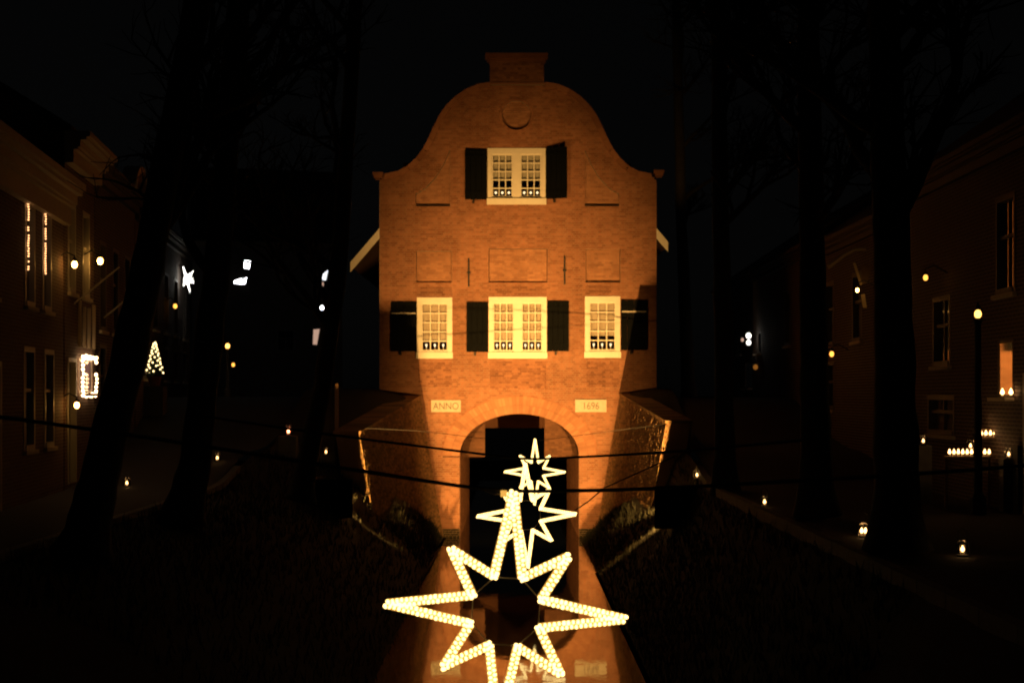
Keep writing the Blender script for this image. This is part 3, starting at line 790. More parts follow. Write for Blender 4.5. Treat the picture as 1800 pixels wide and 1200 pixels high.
# ------------------------------------------------------------------ trees
def tree(axis, rad, lab, seed, nlimb=9, t0=.5, avoid=0, name='lime_tree'):
    tr = random.Random(seed)
    base = axis[0]; root = empty(name, (base.x, base.y, base.z), lab, 'tree', 'bare lime trees along the canal')
    # resample the trunk axis with small knots
    pts, rr = [], []
    n = 30
    for i in range(n + 1):
        t = i / n * (len(axis) - 1); k = min(int(t), len(axis) - 2); p = axis[k].lerp(axis[k + 1], t - k)
        pts.append(p + Vector((tr.uniform(-1, 1), tr.uniform(-1, 1), 0)) * rad * .05)
        rr.append(rad * (1 + .55 * math.exp(-i / 1.6)) * (1 - .45 * i / n) * tr.uniform(.95, 1.05))
    MB().tube(pts, rr, 12).build('trunk', M['bark'], root, True)
    limbs = MB(); tw = MB()
    def grow(p, d, L, r, depth):
        q = [p]; seg = 5 if depth < 2 else 3
        for k in range(seg):
            d = (d + Vector((tr.gauss(0, .16), tr.gauss(0, .16), tr.gauss(.07, .12)))).normalized(); q.append(q[-1] + d * L / seg)
        mb = limbs if depth < 2 else tw
        mb.tube(q, [r * (1 - .55 * k / seg) for k in range(seg + 1)], 6 if depth < 2 else 3, False)
        if depth >= 3: return
        for _ in range((5, 6, 5)[depth]):
            k = tr.randint(1, seg); a = (d + Vector((tr.gauss(0, .7), tr.gauss(0, .7), tr.gauss(.1, .5)))).normalized()
            grow(q[k], a, L * tr.uniform(.4, .62), r * (.5 if depth < 2 else .45), depth + 1)
    for i in range(nlimb):
        t = t0 + (1 - t0) * i / nlimb; k = int(t * n); a = tr.uniform(0, 6.28) if not avoid else avoid + tr.uniform(-1.2, 1.2)
        d = Vector((math.cos(a), math.sin(a), tr.uniform(.5, 1.2))).normalized()
        grow(pts[k], d, tr.uniform(1.8, 3.2), rr[k] * .5, 0)
    limbs.build('limb', M['bark'], root, True); tw.build('crown', M['bark'], root)
    return root
def ax(Y, pp, gz=None):
    a = [at(x, y, Y) for x, y in pp]
    up = (a[-1] - a[-2]); a.append(a[-1] + up.normalized() * 2.2)
    if gz is not None: a[0].z = gz
    return a
tree(ax(18.8, [(146, 975), (172, 848), (224, 640), (266, 430), (350, 0)]), .26, 'thick leaning tree trunk, leftmost, in front of the lit shop window', 1, t0=.62, avoid=.3)
tree(ax(23.8, [(318, 920), (345, 805), (364, 610), (380, 490), (420, 0)]), .27, 'dark tree trunk between the white starburst and the orange street lamp', 2, t0=.62)
tree(ax(29.6, [(528, 880), (543, 795), (566, 680), (594, 480), (622, 60)]), .22, 'slimmer leaning tree beside the left corner of the gatehouse', 3, avoid=3.3)
tree(ax(52, [(1212, 720), (1206, 600), (1198, 400), (1190, 60)]), .24, 'slim tree just right of the gatehouse corner', 4, avoid=.001)
tree(ax(30, [(1275, 870), (1273, 700), (1268, 400), (1262, 20)]), .21, 'dark tree behind the two small lanterns on the right bank', 5, avoid=.3)
tree(ax(23, [(1436, 905), (1432, 700), (1427, 400), (1420, 0)]), .24, 'dark tree trunk right of the small lit shop, before the amber wall lamp', 6)
tree(ax(18, [(1578, 968), (1574, 700), (1566, 400), (1552, 0)]), .27, 'thickest dark tree on the right, beside the slanted lit sign board', 7)

# ------------------------------------------------------------------ houses
def house(name, lab, A, B, z0, zt, depth, roof_h, wallm, roofm, wins, cornice=None, group=None, door=None, chim=None, trim=None, fr=None):
    """A, B: ground points along the front; the house lies on the far side of the canal"""
    A, B = Vector((*A, 0)), Vector((*B, 0)); u = (B - A).normalized(); Wd = (B - A).length
    n = Vector((u.y, -u.x, 0))
    if n.x * A.x > 0: n = -n                      # towards the canal
    root = empty(name, (A.x, A.y, z0), lab, 'house', group)
    def pt(a, o, z): p = A + u * a + n * o; return (p.x, p.y, z)
    def bx(mb, a0, a1, o0, o1, c0, c1): mb.hexa([pt(a0, o0, c0), pt(a1, o0, c0), pt(a1, o1, c0), pt(a0, o1, c0), pt(a0, o0, c1), pt(a1, o0, c1), pt(a1, o1, c1), pt(a0, o1, c1)])
    us = sorted({0, Wd, *[v for w in wins for v in (w[0], w[1])]}); zs = sorted({z0, zt, *[v for w in wins for v in (w[2], w[3])]})
    wl = MB()
    for i in range(len(us) - 1):
        for j in range(len(zs) - 1):
            cu, cz = (us[i] + us[i + 1]) / 2, (zs[j] + zs[j + 1]) / 2
            if any(w[0] < cu < w[1] and w[2] < cz < w[3] for w in wins): continue
            bx(wl, us[i], us[i + 1], -.3, 0, zs[j], zs[j + 1])
    bx(wl, 0, .3, -depth, -.302, z0, zt); bx(wl, Wd - .3, Wd, -depth, -.302, z0, zt); bx(wl, 0, Wd, -depth - .3, -depth, z0, zt)
    for e_ in (0.0, Wd - .3):                       # gable ends
        wl.poly([pt(e_, 0, zt), pt(e_, -depth, zt), pt(e_, -depth / 2, zt + roof_h)]); wl.poly([pt(e_ + .3, 0, zt), pt(e_ + .3, -depth / 2, zt + roof_h), pt(e_ + .3, -depth, zt)])
    wl.build('wall', wallm, root)
    r = MB(); t = .12
    for o0, o1 in ((.12, -depth / 2), (-depth - .12, -depth / 2)):
        r.hexa([pt(-.02, o0, zt), pt(Wd + .02, o0, zt), pt(Wd + .02, o1, zt + roof_h), pt(-.02, o1, zt + roof_h), pt(-.02, o0, zt + t), pt(Wd + .02, o0, zt + t), pt(Wd + .02, o1, zt + roof_h + t), pt(-.02, o1, zt + roof_h + t)])
    ro = r.build('roof', roofm, root)
    if chim is not None:
        c = MB(); bx(c, chim, chim + .6, -depth / 2 - .3, -depth / 2 + .3, zt + roof_h - .6, zt + roof_h + 1.2); bx(c, chim - .05, chim + .65, -depth / 2 - .35, -depth / 2 + .35, zt + roof_h + 1.2, zt + roof_h + 1.3); c.build('chimney', M['wall_dim'], ro)
    if cornice:
        h, o = cornice; c = MB()
        for k, (f0, f1, q) in enumerate(((0, .42, .35), (.42, .5, .5), (.5, .72, .62), (.72, .82, .85), (.82, 1, 1))):
            bx(c, -.05 * q, Wd + .05 * q, .001, o * q, zt - h + h * f0, zt - h + h * f1 - .004)
        c.build('cornice', trim or M['cornice'], root)
    for w in wins:
        a0, a1, c0, c1, kind = w[:5]
        pm = {'dark': M['glass'], 'rose': M['rose_pane'], 'warm': M['warm_pane'], 'cold': M['cold_pane'], 'pink': M['pink_pane'], 'door': M['shutter']}[kind]
        if kind == 'door':
            d = MB(); bx(d, a0 + .08, a1 - .08, -.16, -.10, c0, c1 - .08); dd = d.build('door', M['shutter'], root)
            f = MB(); bx(f, a0, a0 + .08, -.2, .02, c0, c1); bx(f, a1 - .08, a1, -.2, .02, c0, c1); bx(f, a0 + .08, a1 - .08, -.2, .02, c1 - .08, c1); f.build('frame', M['frame'], dd)
            continue
        if kind in ('warm', 'rose'):              # one lit pane close behind a flat frame
            f = MB(); t = .05
            bx(f, a0, a0 + t, -.05, .006, c0, c1); bx(f, a1 - t, a1, -.05, .006, c0, c1); bx(f, a0 + t, a1 - t, -.05, .006, c1 - t, c1); bx(f, a0 + t, a1 - t, -.05, .006, c0, c0 + t)
            wo = f.build('window', fr or M['frame'], root)
            MB().poly([pt(a0 + t, -.03, c0 + t), pt(a1 - t, -.03, c0 + t), pt(a1 - t, -.03, c1 - t), pt(a0 + t, -.03, c1 - t)]).build('curtain', pm, wo)
            MB().poly([pt(a0 + t, -.01, c0 + t), pt(a1 - t, -.01, c0 + t), pt(a1 - t, -.01, c1 - t), pt(a0 + t, -.01, c1 - t)]).build('pane', M['glass'], wo)
            s_ = MB(); bx(s_, a0 - .05, a1 + .05, .007, .16, c0 - .06, c0 - .003); s_.build('sill', M['stone'], wo)
            continue
        f = MB(); t = .09
        bx(f, a0, a0 + t, -.14, .012, c0, c1); bx(f, a1 - t, a1, -.14, .012, c0, c1); bx(f, a0 + t, a1 - t, -.14, .012, c1 - t, c1); bx(f, a0 + t, a1 - t, -.14, .03, c0, c0 + t)
        zc = c0 + (c1 - c0) * .58; ac = (a0 + a1) / 2; bx(f, a0 + t, a1 - t, -.12, -.04, zc - .03, zc + .03)
        bx(f, ac - .02, ac + .02, -.11, -.05, c0 + t, zc - .03); bx(f, ac - .02, ac + .02, -.11, -.05, zc + .03, c1 - t)
        wo = f.build('window', fr or M['frame'], root)
        if kind != 'dark':
            g = MB(); g.poly([pt(a0 + t, -.1, c0 + t), pt(a1 - t, -.1, c0 + t), pt(a1 - t, -.1, c1 - t), pt(a0 + t, -.1, c1 - t)]); g.build('curtain', pm, wo)
        for p0, p1 in ((a0 + t, ac - .02), (ac + .02, a1 - t)):
            for r0, r1 in ((c0 + t, zc - .03), (zc + .03, c1 - t)):
                g = MB(); g.poly([pt(p0, -.08, r0), pt(p1, -.08, r0), pt(p1, -.08, r1), pt(p0, -.08, r1)]); g.build('pane', M['glass'], wo)
        s = MB(); bx(s, a0 - .05, a1 + .05, -.1, .07, c0 - .07, c0 - .003); s.build('sill', M['stone'], wo)
    root_pt = pt
    return root, pt
def lx(y): return -8.74 + .0985 * (30 - y)        # the left house fronts
def hp(y): return (lx(y), y)
k1 = math.hypot(1, .0985)
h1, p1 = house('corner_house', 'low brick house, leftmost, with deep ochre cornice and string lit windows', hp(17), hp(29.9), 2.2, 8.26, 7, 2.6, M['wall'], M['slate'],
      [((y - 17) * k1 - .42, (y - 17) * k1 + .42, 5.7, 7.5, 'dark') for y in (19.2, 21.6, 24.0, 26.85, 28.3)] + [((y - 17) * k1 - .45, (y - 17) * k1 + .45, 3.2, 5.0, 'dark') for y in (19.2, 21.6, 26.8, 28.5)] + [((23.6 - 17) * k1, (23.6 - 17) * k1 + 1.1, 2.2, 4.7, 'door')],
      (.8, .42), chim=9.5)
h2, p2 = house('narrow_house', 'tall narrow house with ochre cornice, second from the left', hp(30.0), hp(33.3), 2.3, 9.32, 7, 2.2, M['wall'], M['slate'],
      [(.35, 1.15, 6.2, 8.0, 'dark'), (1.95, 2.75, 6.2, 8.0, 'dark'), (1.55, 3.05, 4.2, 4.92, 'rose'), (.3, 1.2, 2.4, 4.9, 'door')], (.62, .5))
h3, p3 = house('step_house', 'dark house with curved top, just left of the leftmost tree', hp(33.4), hp(39.3), 2.4, 9.2, 7, 2.2, M['wall_dim'], M['slate'],
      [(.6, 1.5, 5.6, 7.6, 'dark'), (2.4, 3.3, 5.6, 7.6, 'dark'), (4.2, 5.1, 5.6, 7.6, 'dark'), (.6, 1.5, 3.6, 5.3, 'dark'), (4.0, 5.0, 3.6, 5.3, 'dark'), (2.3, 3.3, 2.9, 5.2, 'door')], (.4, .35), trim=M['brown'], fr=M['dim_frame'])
h4, p4 = house('row_house', 'dark house behind the white starburst lamp', hp(39.4), hp(52), 3.2, 9.0, 7, 2.6, M['wall_dim'], M['slate'],
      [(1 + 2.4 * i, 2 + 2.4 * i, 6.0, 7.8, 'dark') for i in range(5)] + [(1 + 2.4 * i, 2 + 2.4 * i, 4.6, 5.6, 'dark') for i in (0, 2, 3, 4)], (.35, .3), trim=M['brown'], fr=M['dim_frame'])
# curved top on the third house
b = MB(); N = 14
for i in range(N):
    t0, t1 = math.pi * i / N, math.pi * (i + 1) / N
    a0, a1 = 4.6 - 1.0 * math.cos(t0), 4.6 - 1.0 * math.cos(t1); c0, c1 = 9.2 + .55 * math.sin(t0), 9.2 + .55 * math.sin(t1)
    b.hexa([p3(a0, .02, c0 - .12), p3(a1, .02, c1 - .12), p3(a1, .4, c1 - .12), p3(a0, .4, c0 - .12), p3(a0, .02, c0 + .05), p3(a1, .02, c1 + .05), p3(a1, .4, c1 + .05), p3(a0, .4, c0 + .05)])
b.build('curved_cornice', M['cornice'], h3)
# right row along x = 8
def rp(y): return (8.0, y)
g1, q1 = house('quay_house', 'dark house on the right with candles in an upper window, by the street lamp', rp(15), rp(31), 2.2, 8.4, 7, 2.6, M['wall_dim'], M['slate'],
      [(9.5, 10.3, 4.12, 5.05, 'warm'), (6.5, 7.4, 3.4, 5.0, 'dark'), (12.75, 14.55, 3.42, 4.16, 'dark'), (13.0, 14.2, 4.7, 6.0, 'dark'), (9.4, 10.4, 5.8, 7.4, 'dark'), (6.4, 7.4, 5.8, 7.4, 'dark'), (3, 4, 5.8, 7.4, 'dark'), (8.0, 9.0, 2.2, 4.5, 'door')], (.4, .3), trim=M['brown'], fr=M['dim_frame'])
g2, q2 = house('sign_house', 'dark house on the right behind the slanted lit board', rp(31.1), rp(41), 2.4, 8.0, 7, 2.4, M['wall_dim'], M['slate'],
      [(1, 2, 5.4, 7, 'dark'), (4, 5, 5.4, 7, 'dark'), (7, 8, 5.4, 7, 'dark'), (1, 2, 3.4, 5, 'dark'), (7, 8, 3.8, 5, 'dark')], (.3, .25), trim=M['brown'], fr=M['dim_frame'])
g3, q3 = house('shop_house', 'far house on the right with small bright lit shop windows', rp(41.1), rp(60), 3.2, 8.2, 7, 2.4, M['wall_dim'], M['slate'],
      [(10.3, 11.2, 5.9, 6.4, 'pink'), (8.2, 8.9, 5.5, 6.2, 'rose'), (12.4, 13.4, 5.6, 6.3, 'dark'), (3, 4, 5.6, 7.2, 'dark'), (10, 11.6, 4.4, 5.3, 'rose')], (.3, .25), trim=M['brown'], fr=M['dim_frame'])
# houses far off behind the left trees: a lit attic
f1, r1 = house('far_house', 'far white lit attic house between two left trees', (-17.5, 84), (-9.5, 86), 4.0, 12.6, 8, 4.5, M['render'], M['slate'],
      [(1.0, 1.9, 10.6 - 4.2, 7.6, 'dark'), (4.6, 5.6, 6.6, 7.8, 'dark')], (.3, .25))
def quad_thing(name, px, Y, lab, cat, m, group=None, t=.06):
    pts = [at(x, y, Y) for x, y in px]; c = sum(pts, Vector()) / len(pts)
    root = empty(name, c, lab, cat, group); b = MB(); nrm = Vector((0, t, 0)); k = len(pts)
    b.poly(pts); 
    b.build('lit_panel', m, root)
    f = MB(); f.poly([p + nrm for p in pts][::-1])
    for i in range(k): f.poly([pts[i], pts[(i + 1) % k], pts[(i + 1) % k] + nrm, pts[i] + nrm])
    f.build('case', M['frame'], root)
    return root
quad_thing('lit_panel', [(429, 471), (438, 473), (441, 459), (429, 457)], 84.3, 'upper small white lit panel right of the second tree', 'lamp', M['white_lamp'])
quad_thing('lit_panel', [(411, 498), (425, 500), (425, 489), (412, 493)], 84.2, 'lower left white lit panel beside the second tree', 'lamp', M['white_lamp'])
quad_thing('lit_panel', [(427, 500), (431, 499), (434, 487), (427, 491)], 84.3, 'narrow white lit panel, right one of the lower pair by the second tree', 'lamp', M['white_lamp'])
quad_thing('lit_panel', [(560, 491), (573, 493), (577, 474), (568, 481)], 85.3, 'pinkish lit slanted panel left of the slim leaning tree', 'lamp', M['cold_pane'])
quad_thing('lit_panel', [(554, 502), (569, 503), (569, 496), (555, 496)], 85.3, 'pinkish lit low panel left of the slim leaning tree', 'lamp', M['pink_pane'])
quad_thing('lit_window', [(550, 605), (557, 606), (562, 578), (551, 579)], 85.2, 'small pinkish lit window left of the slim leaning tree', 'window', M['pink_pane'])

# ------------------------------------------------------------------ lamps
def globe(px, py, Y, r, m, lab, group, kind='wall', base=None, sz=1.25):
    c = at(px, py, Y); root = empty('wall_lamp' if kind == 'wall' else 'street_lamp', c if kind == 'wall' else (c.x, c.y, base), lab, 'lamp', group)
    MB().ball(c, r, 12, 8, sz=sz).build('globe', m, root, True)
    MB().lathe((c.x, c.y, c.z + r * sz * .95), [(r * .9, 0), (r * .95, .02), (r * .3, .08), (.01, .12)], 10).build('cap', M['post'], root)
    if kind == 'wall':
        s = -1 if c.x < 0 else 1
        MB().tube([c + Vector((0, 0, r * sz + .1)), c + Vector((s * .15, 0, r * sz + .17)), c + Vector((s * .42, 0, r * sz + .02))], .015, 6).build('bracket', M['post'], root)
    else:
        MB().lathe((c.x, c.y, base), [(.13, -.3), (.13, .25), (.07, .34), (.05, c.z - base - r * sz - .1), (.08, c.z - base - r * sz - .03), (.06, c.z - base - r * sz * .9)], 10).build('post', kind == 'post_pale' and M['post_pale'] or M['post'], root)
    return root
GLP = 'amber lamps along the house fronts'
def yl(px): return 5.785 / ((900 - px) / 2700 - .0985)
def yr(px): return 7.6 * 2700 / (px - 900)
globe(131, 465, yl(131) * .955, .055, M['sodium'], 'amber lamp on the narrow house, left one of a pair', GLP)
globe(176, 459, yl(176) * .955, .06, M['sodium'], 'amber lamp on the dark curved top house, right one of a pair', GLP)
globe(135, 712, yl(135) * .955, .05, M['sodium'], 'small bright lamp low beside the narrow house door', GLP)
globe(308, 538, yl(308) * .96, .06, M['sodium_dim'], 'dim amber lamp under the white starburst', GLP)
globe(410, 641, 62, .065, M['sodium_dim'], 'tiny amber lamp low beside the orange street lamp', GLP)
globe(1627, 488, yr(1627), .045, M['sodium_dim'], 'amber lamp high on the quay house right of the thick tree', GLP)
globe(1462, 622, yr(1462), .055, M['sodium_dim'], 'amber lamp between the two right hand trees', GLP)
globe(1507, 510, 32.5, .035, M['sodium'], 'tiny amber lamp under the slanted lit board', GLP)
globe(400, 608, 56, .08, M['sodium_post'], 'orange street lamp on a post between two left trees', 'street lamps on posts', 'post_pale', 4.1)
globe(1719, 552, 24, .055, M['sodium_post'], 'orange street lamp on a post on the right quay', 'street lamps on posts', 'post', 2.3)
globe(566, 541, 60, .075, M['white_lamp'], 'white lamp globe beside the slim leaning tree', 'street lamps on posts', 'post', 4.1)
# white starburst on the fourth house
c = at(329, 492, yl(329) * .955); sb = empty('starburst_lamp', c, 'white spiky starburst lamp hanging on a dark house front', 'star lamp'); b = MB(); sr = random.Random(4)
for i in range(34):
    d = Vector((sr.gauss(0, 1), sr.gauss(0, 1), sr.gauss(0, 1.1))).normalized(); L = sr.uniform(.16, .30)
    b.tube([c, c + d * L], [.035, .004], 5)
b.tube([c, c + Vector((-.13, 0, .42))], [.06, .012], 6); b.tube([c, c + Vector((.09, 0, -.40))], [.05, .006], 6); b.tube([c, c + Vector((.2, 0, .3))], [.04, .006], 6); b.ball(c, .12, 8, 6); b.build('spikes', M['white_star'], sb)
MB().tube([c, c + Vector((-.25, 0, .5)), c + Vector((-.45, 0, .55))], .012, 5).build('bracket', M['post'], sb)
# fairy lights: bulb garland round the shop window on house 2
fl = empty('fairy_lights', p2(2.3, .1, 4.18), 'bright string of bulbs framing the lit shop window on the narrow house', 'fairy lights')
me = MB().ball((0, 0, 0), .036, 8, 6).mesh('bulb', M['led_far'], True)
a0, a1, c0, c1 = 1.5, 3.1, 4.16, 4.95; fr = random.Random(9)
for i in range(14): inst('bulb', me, Vector(p2(a0 + (a1 - a0) * i / 13, .09, c1 + fr.uniform(-.03, .03))), fl); inst('bulb', me, Vector(p2(a0 + (a1 - a0) * i / 13, .09, c0 + fr.uniform(-.03, .03))), fl)
for i in range(1, 9):
    inst('bulb', me, Vector(p2(a0 + fr.uniform(-.05, .05), .09, c0 + (c1 - c0) * i / 9)), fl)
    if i not in (6, 7): inst('bulb', me, Vector(p2(a1 + fr.uniform(-.05, .05), .09, c0 + (c1 - c0) * i / 9)), fl)
MB().tube([p2(a0, .07, c0), p2(a1, .07, c0), p2(a1, .07, c1), p2(a0, .07, c1), p2(a0, .07, c0)], .008, 4).build('wire', M['cable'], fl)
# lit pilasters beside that window, belonging to the house
b = MB()
for a in (1.42, 1.95, 2.5, 3.1):
    q = [p2(a, .001, 2.4), p2(a + .11, .001, 2.4), p2(a + .11, .06, 2.4), p2(a, .06, 2.4)]
    if a in (1.42, 3.1): MB().hexa([(x, y, 5.15) for x, y, _ in q] + [(x, y, 6.1) for x, y, _ in q]).build('pilaster', M['cornice'], h2)
    else: MB().hexa([(x, y, 5.15) for x, y, _ in q] + [(x, y, 6.0) for x, y, _ in q]).build('pilaster', M['cornice'], h2)
# string lights on the corner house windows
for y, lab in ((26.85, 'vertical strings of amber lights in the farther left upper window'), (28.3, 'vertical strings of amber lights in the upper window nearest the house corner')):
    a = (y - 17) * k1; s = empty('window_lights', p1(a, .05, 5.8), lab, 'string lights', 'string lights in the corner house windows')
    b = MB(); w = MB(); tr = random.Random(int(y))
    for da, zt_ in ((-.30, 7.46),):
        z = 6.33
        while z < zt_:
            if tr.random() > .12: b.ball(p1(a + da + tr.uniform(-.02, .02), .04, z), .017, 6, 4)
            z += .045
        w.tube([p1(a + da, .03, 6.3), p1(a + da, .03, zt_)], .004, 4)
    tag(b.build('bulb_string', M['led_warm'], s), kind='stuff'); w.build('wire', M['cable'], s)
# flag poles
for a, z, P_, lab in ((1.0, 6.0, p2, 'slanting bare flag pole on the narrow house'), (1.2, 5.9, p3, 'slanting bare flag pole on the dark curved top house')):
    MBo = MB().tube([P_(a, 0, z), P_(a, .9, z + .75)], .018, 6).build('flag_pole', M['frame']); tag(MBo, lab, 'flag pole')
# christmas tree with lights
Yc = yl(273) * .955; base = at(272, 662, Yc); xt = empty('christmas_tree', (base.x, base.y, street_z(Yc)), 'small fir tree covered with warm lights left of the starburst', 'christmas tree')
MB().box(base.x - .28, base.x + .28, base.y - .28, base.y + .28, street_z(Yc) - .1, base.z - .25).build('plinth', M['kerb'], xt)
MB().lathe((base.x, base.y, base.z - .25), [(.14, 0), (.19, .26), (.17, .26)], 10).build('pot', M['pot'], xt)
tb = MB(); cr = random.Random(2); H = .85
for k in range(420):
    t = cr.random() ** .8; r = .20 * (1 - t) + .02; a = cr.uniform(0, 6.28); z = base.z + .05 + H * t
    p = Vector((base.x, base.y, z)); q = p + Vector((math.cos(a) * r, math.sin(a) * r, -.08 * r / .3 - .02)); d = Vector((-math.sin(a), math.cos(a), 0)) * .035
    tb.poly([p, q + d, q - d + Vector((0, 0, .03))])
tb.build('crown', M['needle'], xt); MB().tube([(base.x, base.y, base.z - .02), (base.x, base.y, base.z + H)], [.03, .008], 6).build('trunk', M['bark'], xt)
me = MB().ball((0, 0, 0), .024, 7, 5).mesh('bulb', M['led_tree'], True)
for k in range(46):
    t = (k + .5) / 46 * .98; r = .21 * (1 - t) + .02; a = k * 2.4; inst('bulb', me, (base.x + math.cos(a) * r, base.y + math.sin(a) * r, base.z + .1 + H * t), xt)
# candle jars: lanterns along both banks
def ground_hit(px, py):
    best = None
    y = 10.0
    while y < 60:
        p = at(px, py, y); w = WL if p.x < 0 else WR
        gz = (bank_z(w, p.x, y) if abs(p.x) < abs(w['kerb']) else street_z(y)) if y < 36 else outer_z(w, p.x, y)
        if gz >= p.z: return Vector((p.x, y, gz))
        y += .05
    return at(px, py, 50)
def jar(p, lab, k=1.0, double=False, group='jar lanterns along the canal', flame=None):
    j = empty('jar_lantern', p, lab, 'lantern', group)
    x, y, z = p
    MB().lathe((x, y, z), [(.062 * k, 0), (.07 * k, .02 * k)], 14).build('base', M['post'], j)
    g = MB(); n = 14; pr = [(.064, .021), (.075, .06), (.075, .15), (.055, .185), (.056, .2)]
    for (r0, z0), (r1, z1) in zip(pr, pr[1:]):
        for i in range(n):
            t0, t1 = 2 * math.pi * i / n, 2 * math.pi * (i + 1) / n
            g.poly([(x + r0 * k * math.cos(t0), y + r0 * k * math.sin(t0), z + z0 * k), (x + r0 * k * math.cos(t1), y + r0 * k * math.sin(t1), z + z0 * k), (x + r1 * k * math.cos(t1), y + r1 * k * math.sin(t1), z + z1 * k), (x + r1 * k * math.cos(t0), y + r1 * k * math.sin(t0), z + z1 * k)])
    g.build('glass', M['glass'], j, True)
    MB().tube([(x - .056 * k, y, z + .2 * k), (x - .05 * k, y, z + .29 * k), (x, y, z + .33 * k), (x + .05 * k, y, z + .29 * k), (x + .056 * k, y, z + .2 * k)], .003, 5).build('handle', M['iron'], j)
    for dx in ((-.025, .025) if double else (0,)):
        MB().lathe((x + dx * k, y, z + .021 * k), [(.022 * k, 0), (.022 * k, .03 * k)], 10).build('candle', M['wax'], j)
        MB().lathe((x + dx * k, y, z + .053 * k), [(.008 * k, 0), (.026 * k, .02 * k), (.018 * k, .045 * k), (.003 * k, .075 * k)], 8).build('flame', flame or M['flame'], j, True)
for px, py, k, dbl, lab in (
    (223, 856, 1.0, False, 'glass jar lantern at the foot of the leftmost tree'),
    (382, 811, 1.0, False, 'glass jar lantern right of the second left tree'),
    (573, 801, 1.0, False, 'glass jar lantern beside the slim leaning tree'),
    (1225, 842, 1.0, False, 'glass jar lantern nearest the right wing wall'),
    (1262, 843, 1.0, True, 'glass jar lantern second from the right wing wall, with two flames'),
    (1344, 890, .95, False, 'glass jar lantern alone midway along the right bank'),
    (1518, 944, 1.0, True, 'twin flame glass jar lantern under the thick right tree'),
    (1692, 978, 1.0, False, 'nearest glass jar lantern, farthest right on the quay edge')):
    jar(ground_hit(px, py), lab, k, dbl)
p = at(507, 766, 36); jar(p, 'reddish lantern standing on the quay between two left trees', 1.3, flame=M['flame_red'])
MB_ = MB().box(p.x - .2, p.x + .2, p.y - .2, p.y + .2, street_z(36) - .8, p.z - .004).build('plinth', M['kerb']); tag(MB_, 'low stone plinth under the reddish lantern between the left trees', 'plinth')
# tiered candle stand on the right quay
st = empty('candle_stand', (7.4, 25.4, street_z(25.4)), 'tiered wooden stand full of candles before the right hand house', 'stand')
T = [(1666, 1742, 801, 25.2), (1722, 1760, 768, 25.5), (1718, 1748, 753, 25.75)]
cid = ['first', 'second', 'third', 'fourth', 'fifth', 'sixth', 'seventh', 'eighth', 'ninth', 'tenth']
for (xa, xb, yy, Y), nme, cnt, kk in zip(T, ('bottom', 'middle', 'top'), (10, 5, 2), (.55, .6, .75)):
    a, b = at(xa, yy, Y), at(xb, yy, Y)
    MB().box(a.x - .05, b.x + .05, Y - .12, Y + .14, a.z - .03, a.z - .003).build('shelf', M['wood'], st)
    for x in (a.x, b.x): MB().box(x - .02, x + .02, Y + .08, Y + .12, street_z(Y), a.z - .031).build('leg', M['wood'], st)
    for i in range(cnt):
        x = a.x + .03 + (b.x - a.x - .06) * i / max(1, cnt - 1)
        c = empty('candle', (x, Y, a.z), '%s candle from the left on the %s shelf of the candle stand' % (cid[i], nme), 'candle', 'candles on the tiered stand')
        MB().lathe((x, Y, a.z - .003), [(.028 * kk / .6, 0), (.028 * kk / .6, .035)], 9).build('wax', M['wax'], c)
        MB().lathe((x, Y, a.z + .034), [(.008, 0), (.03 * kk / .6, .02), (.02 * kk / .6, .05), (.003, .085)], 8).build('flame', M['flame'], c, True)
for px, py, Y, lab in ((1773, 806, 24.5, 'jar lantern right of the candle stand'), (1798, 782, 24.2, 'jar lantern at the right edge of the picture'), (1623, 782, 26.5, 'jar lantern left of the candle stand'), (1706, 791, 25.3, 'lone jar lantern rising over the bottom candle row')):
    p = at(px, py, Y); jar(p, lab, .9, group='jar lanterns by the candle stand')
    if px != 1706: tag(MB().box(p.x - .12, p.x + .12, p.y - .12, p.y + .12, street_z(Y) - .05, p.z - .004).build('plinth', M['kerb']), {1773: 'stone block under the jar lantern right of the candle stand', 1798: 'stone block under the jar lantern at the right edge', 1623: 'stone block under the jar lantern left of the candle stand'}[px], 'plinth')
for i, px in enumerate((1762, 1777)):                      # candles in the amber window
    p = at(px, 697, 7.92 * 2700 / (px - 900)); c = empty('candle', p, '%s of two bright candles on the sill of the amber window' % ('left' if i == 0 else 'right'), 'candle', 'candles in the amber window')
    MB().lathe(p, [(.03, 0), (.03, .03)], 9).build('wax', M['wax'], c); MB().lathe(p + Vector((0, 0, .03)), [(.01, 0), (.038, .03), (.024, .07), (.003, .11)], 8).build('flame', M['flame'], c, True)
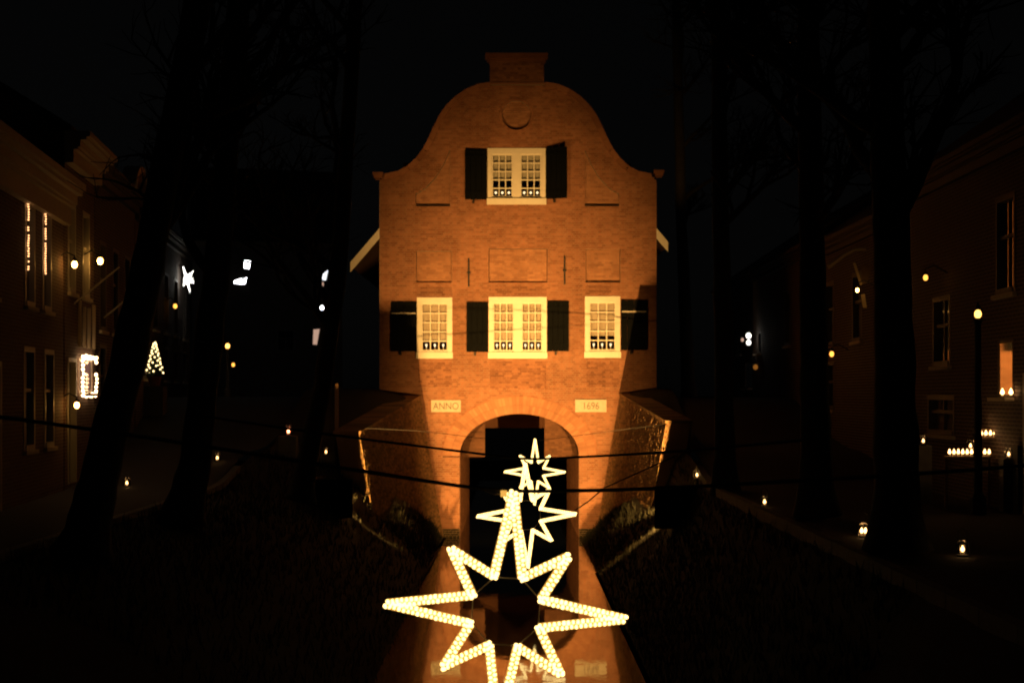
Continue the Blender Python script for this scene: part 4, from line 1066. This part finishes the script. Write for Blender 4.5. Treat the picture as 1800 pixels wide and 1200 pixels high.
# the slanted lit board and its brackets on the sign house
b = empty('hanging_board', at(1515, 490, 33), 'slanted pale board hanging from a bracket on the right house row', 'sign board')
MB().hexa([at(1499, 462, 33), at(1504, 462, 33), at(1504, 462, 33.08), at(1499, 462, 33.08), at(1512, 502, 33), at(1516, 500, 33), at(1516, 500, 33.08), at(1512, 502, 33.08)]).build('brace', M['cornice'], b)
MB().hexa([at(1515, 500, 33), at(1524, 498, 33), at(1524, 498, 33.06), at(1515, 500, 33.06), at(1512, 466, 33), at(1534, 466, 33), at(1534, 466, 33.06), at(1512, 466, 33.06)]).build('board', M['wood'], b)
MB().hexa([at(1517, 541, 33), at(1524, 541, 33), at(1524, 541, 33.06), at(1517, 541, 33.06), at(1513, 518, 33), at(1520, 516, 33), at(1520, 516, 33.06), at(1513, 518, 33.06)]).build('lower_board', M['cornice'], b)
tag(MB().tube([at(1455, 470, 33.4), at(1485, 447, 33.3), at(1502, 438, 33.2), at(1522, 437, 33.1)], .05, 6).build('roof_verge', M['cornice']), 'faint curved gable edge above the slanted board', 'verge board')
# little shop lights far right of centre
for px, py, r, m, lab in ((1316, 590, .09, 'shop', 'upper bright white light at the far shop'), (1316, 602, .08, 'shop', 'lower bright white light at the far shop'), (1305, 597, .05, 'pink_pane', 'dim small light left at the far shop'), (1340, 606, .06, 'pink_pane', 'tall dim light right at the far shop'), (1265, 649, .07, 'warm_pane', 'dull amber light beyond the gatehouse'), (1328, 645, .08, 'warm_pane', 'dull amber light low at the far shop')):
    p = at(px, py, 50); o = MB().ball(p, r, 10, 6, sz=1.3 if r < .08 else 1.1).build('shop_light', M[m], None, True); tag(o, lab, 'lamp', 'lights at the far shop')
# pale post by the left wing wall
p = at(592, 730, 38.5); tag(MB().lathe((p.x, p.y, outer_z(WL, p.x, 38.5) - .1), [(.05, 0), (.05, p.z + .85 - outer_z(WL, p.x, 38.5)), (.03, p.z + .9 - outer_z(WL, p.x, 38.5))], 8).build('marker_post', M['post_pale']), 'thin pale post standing behind the left wing wall', 'post')
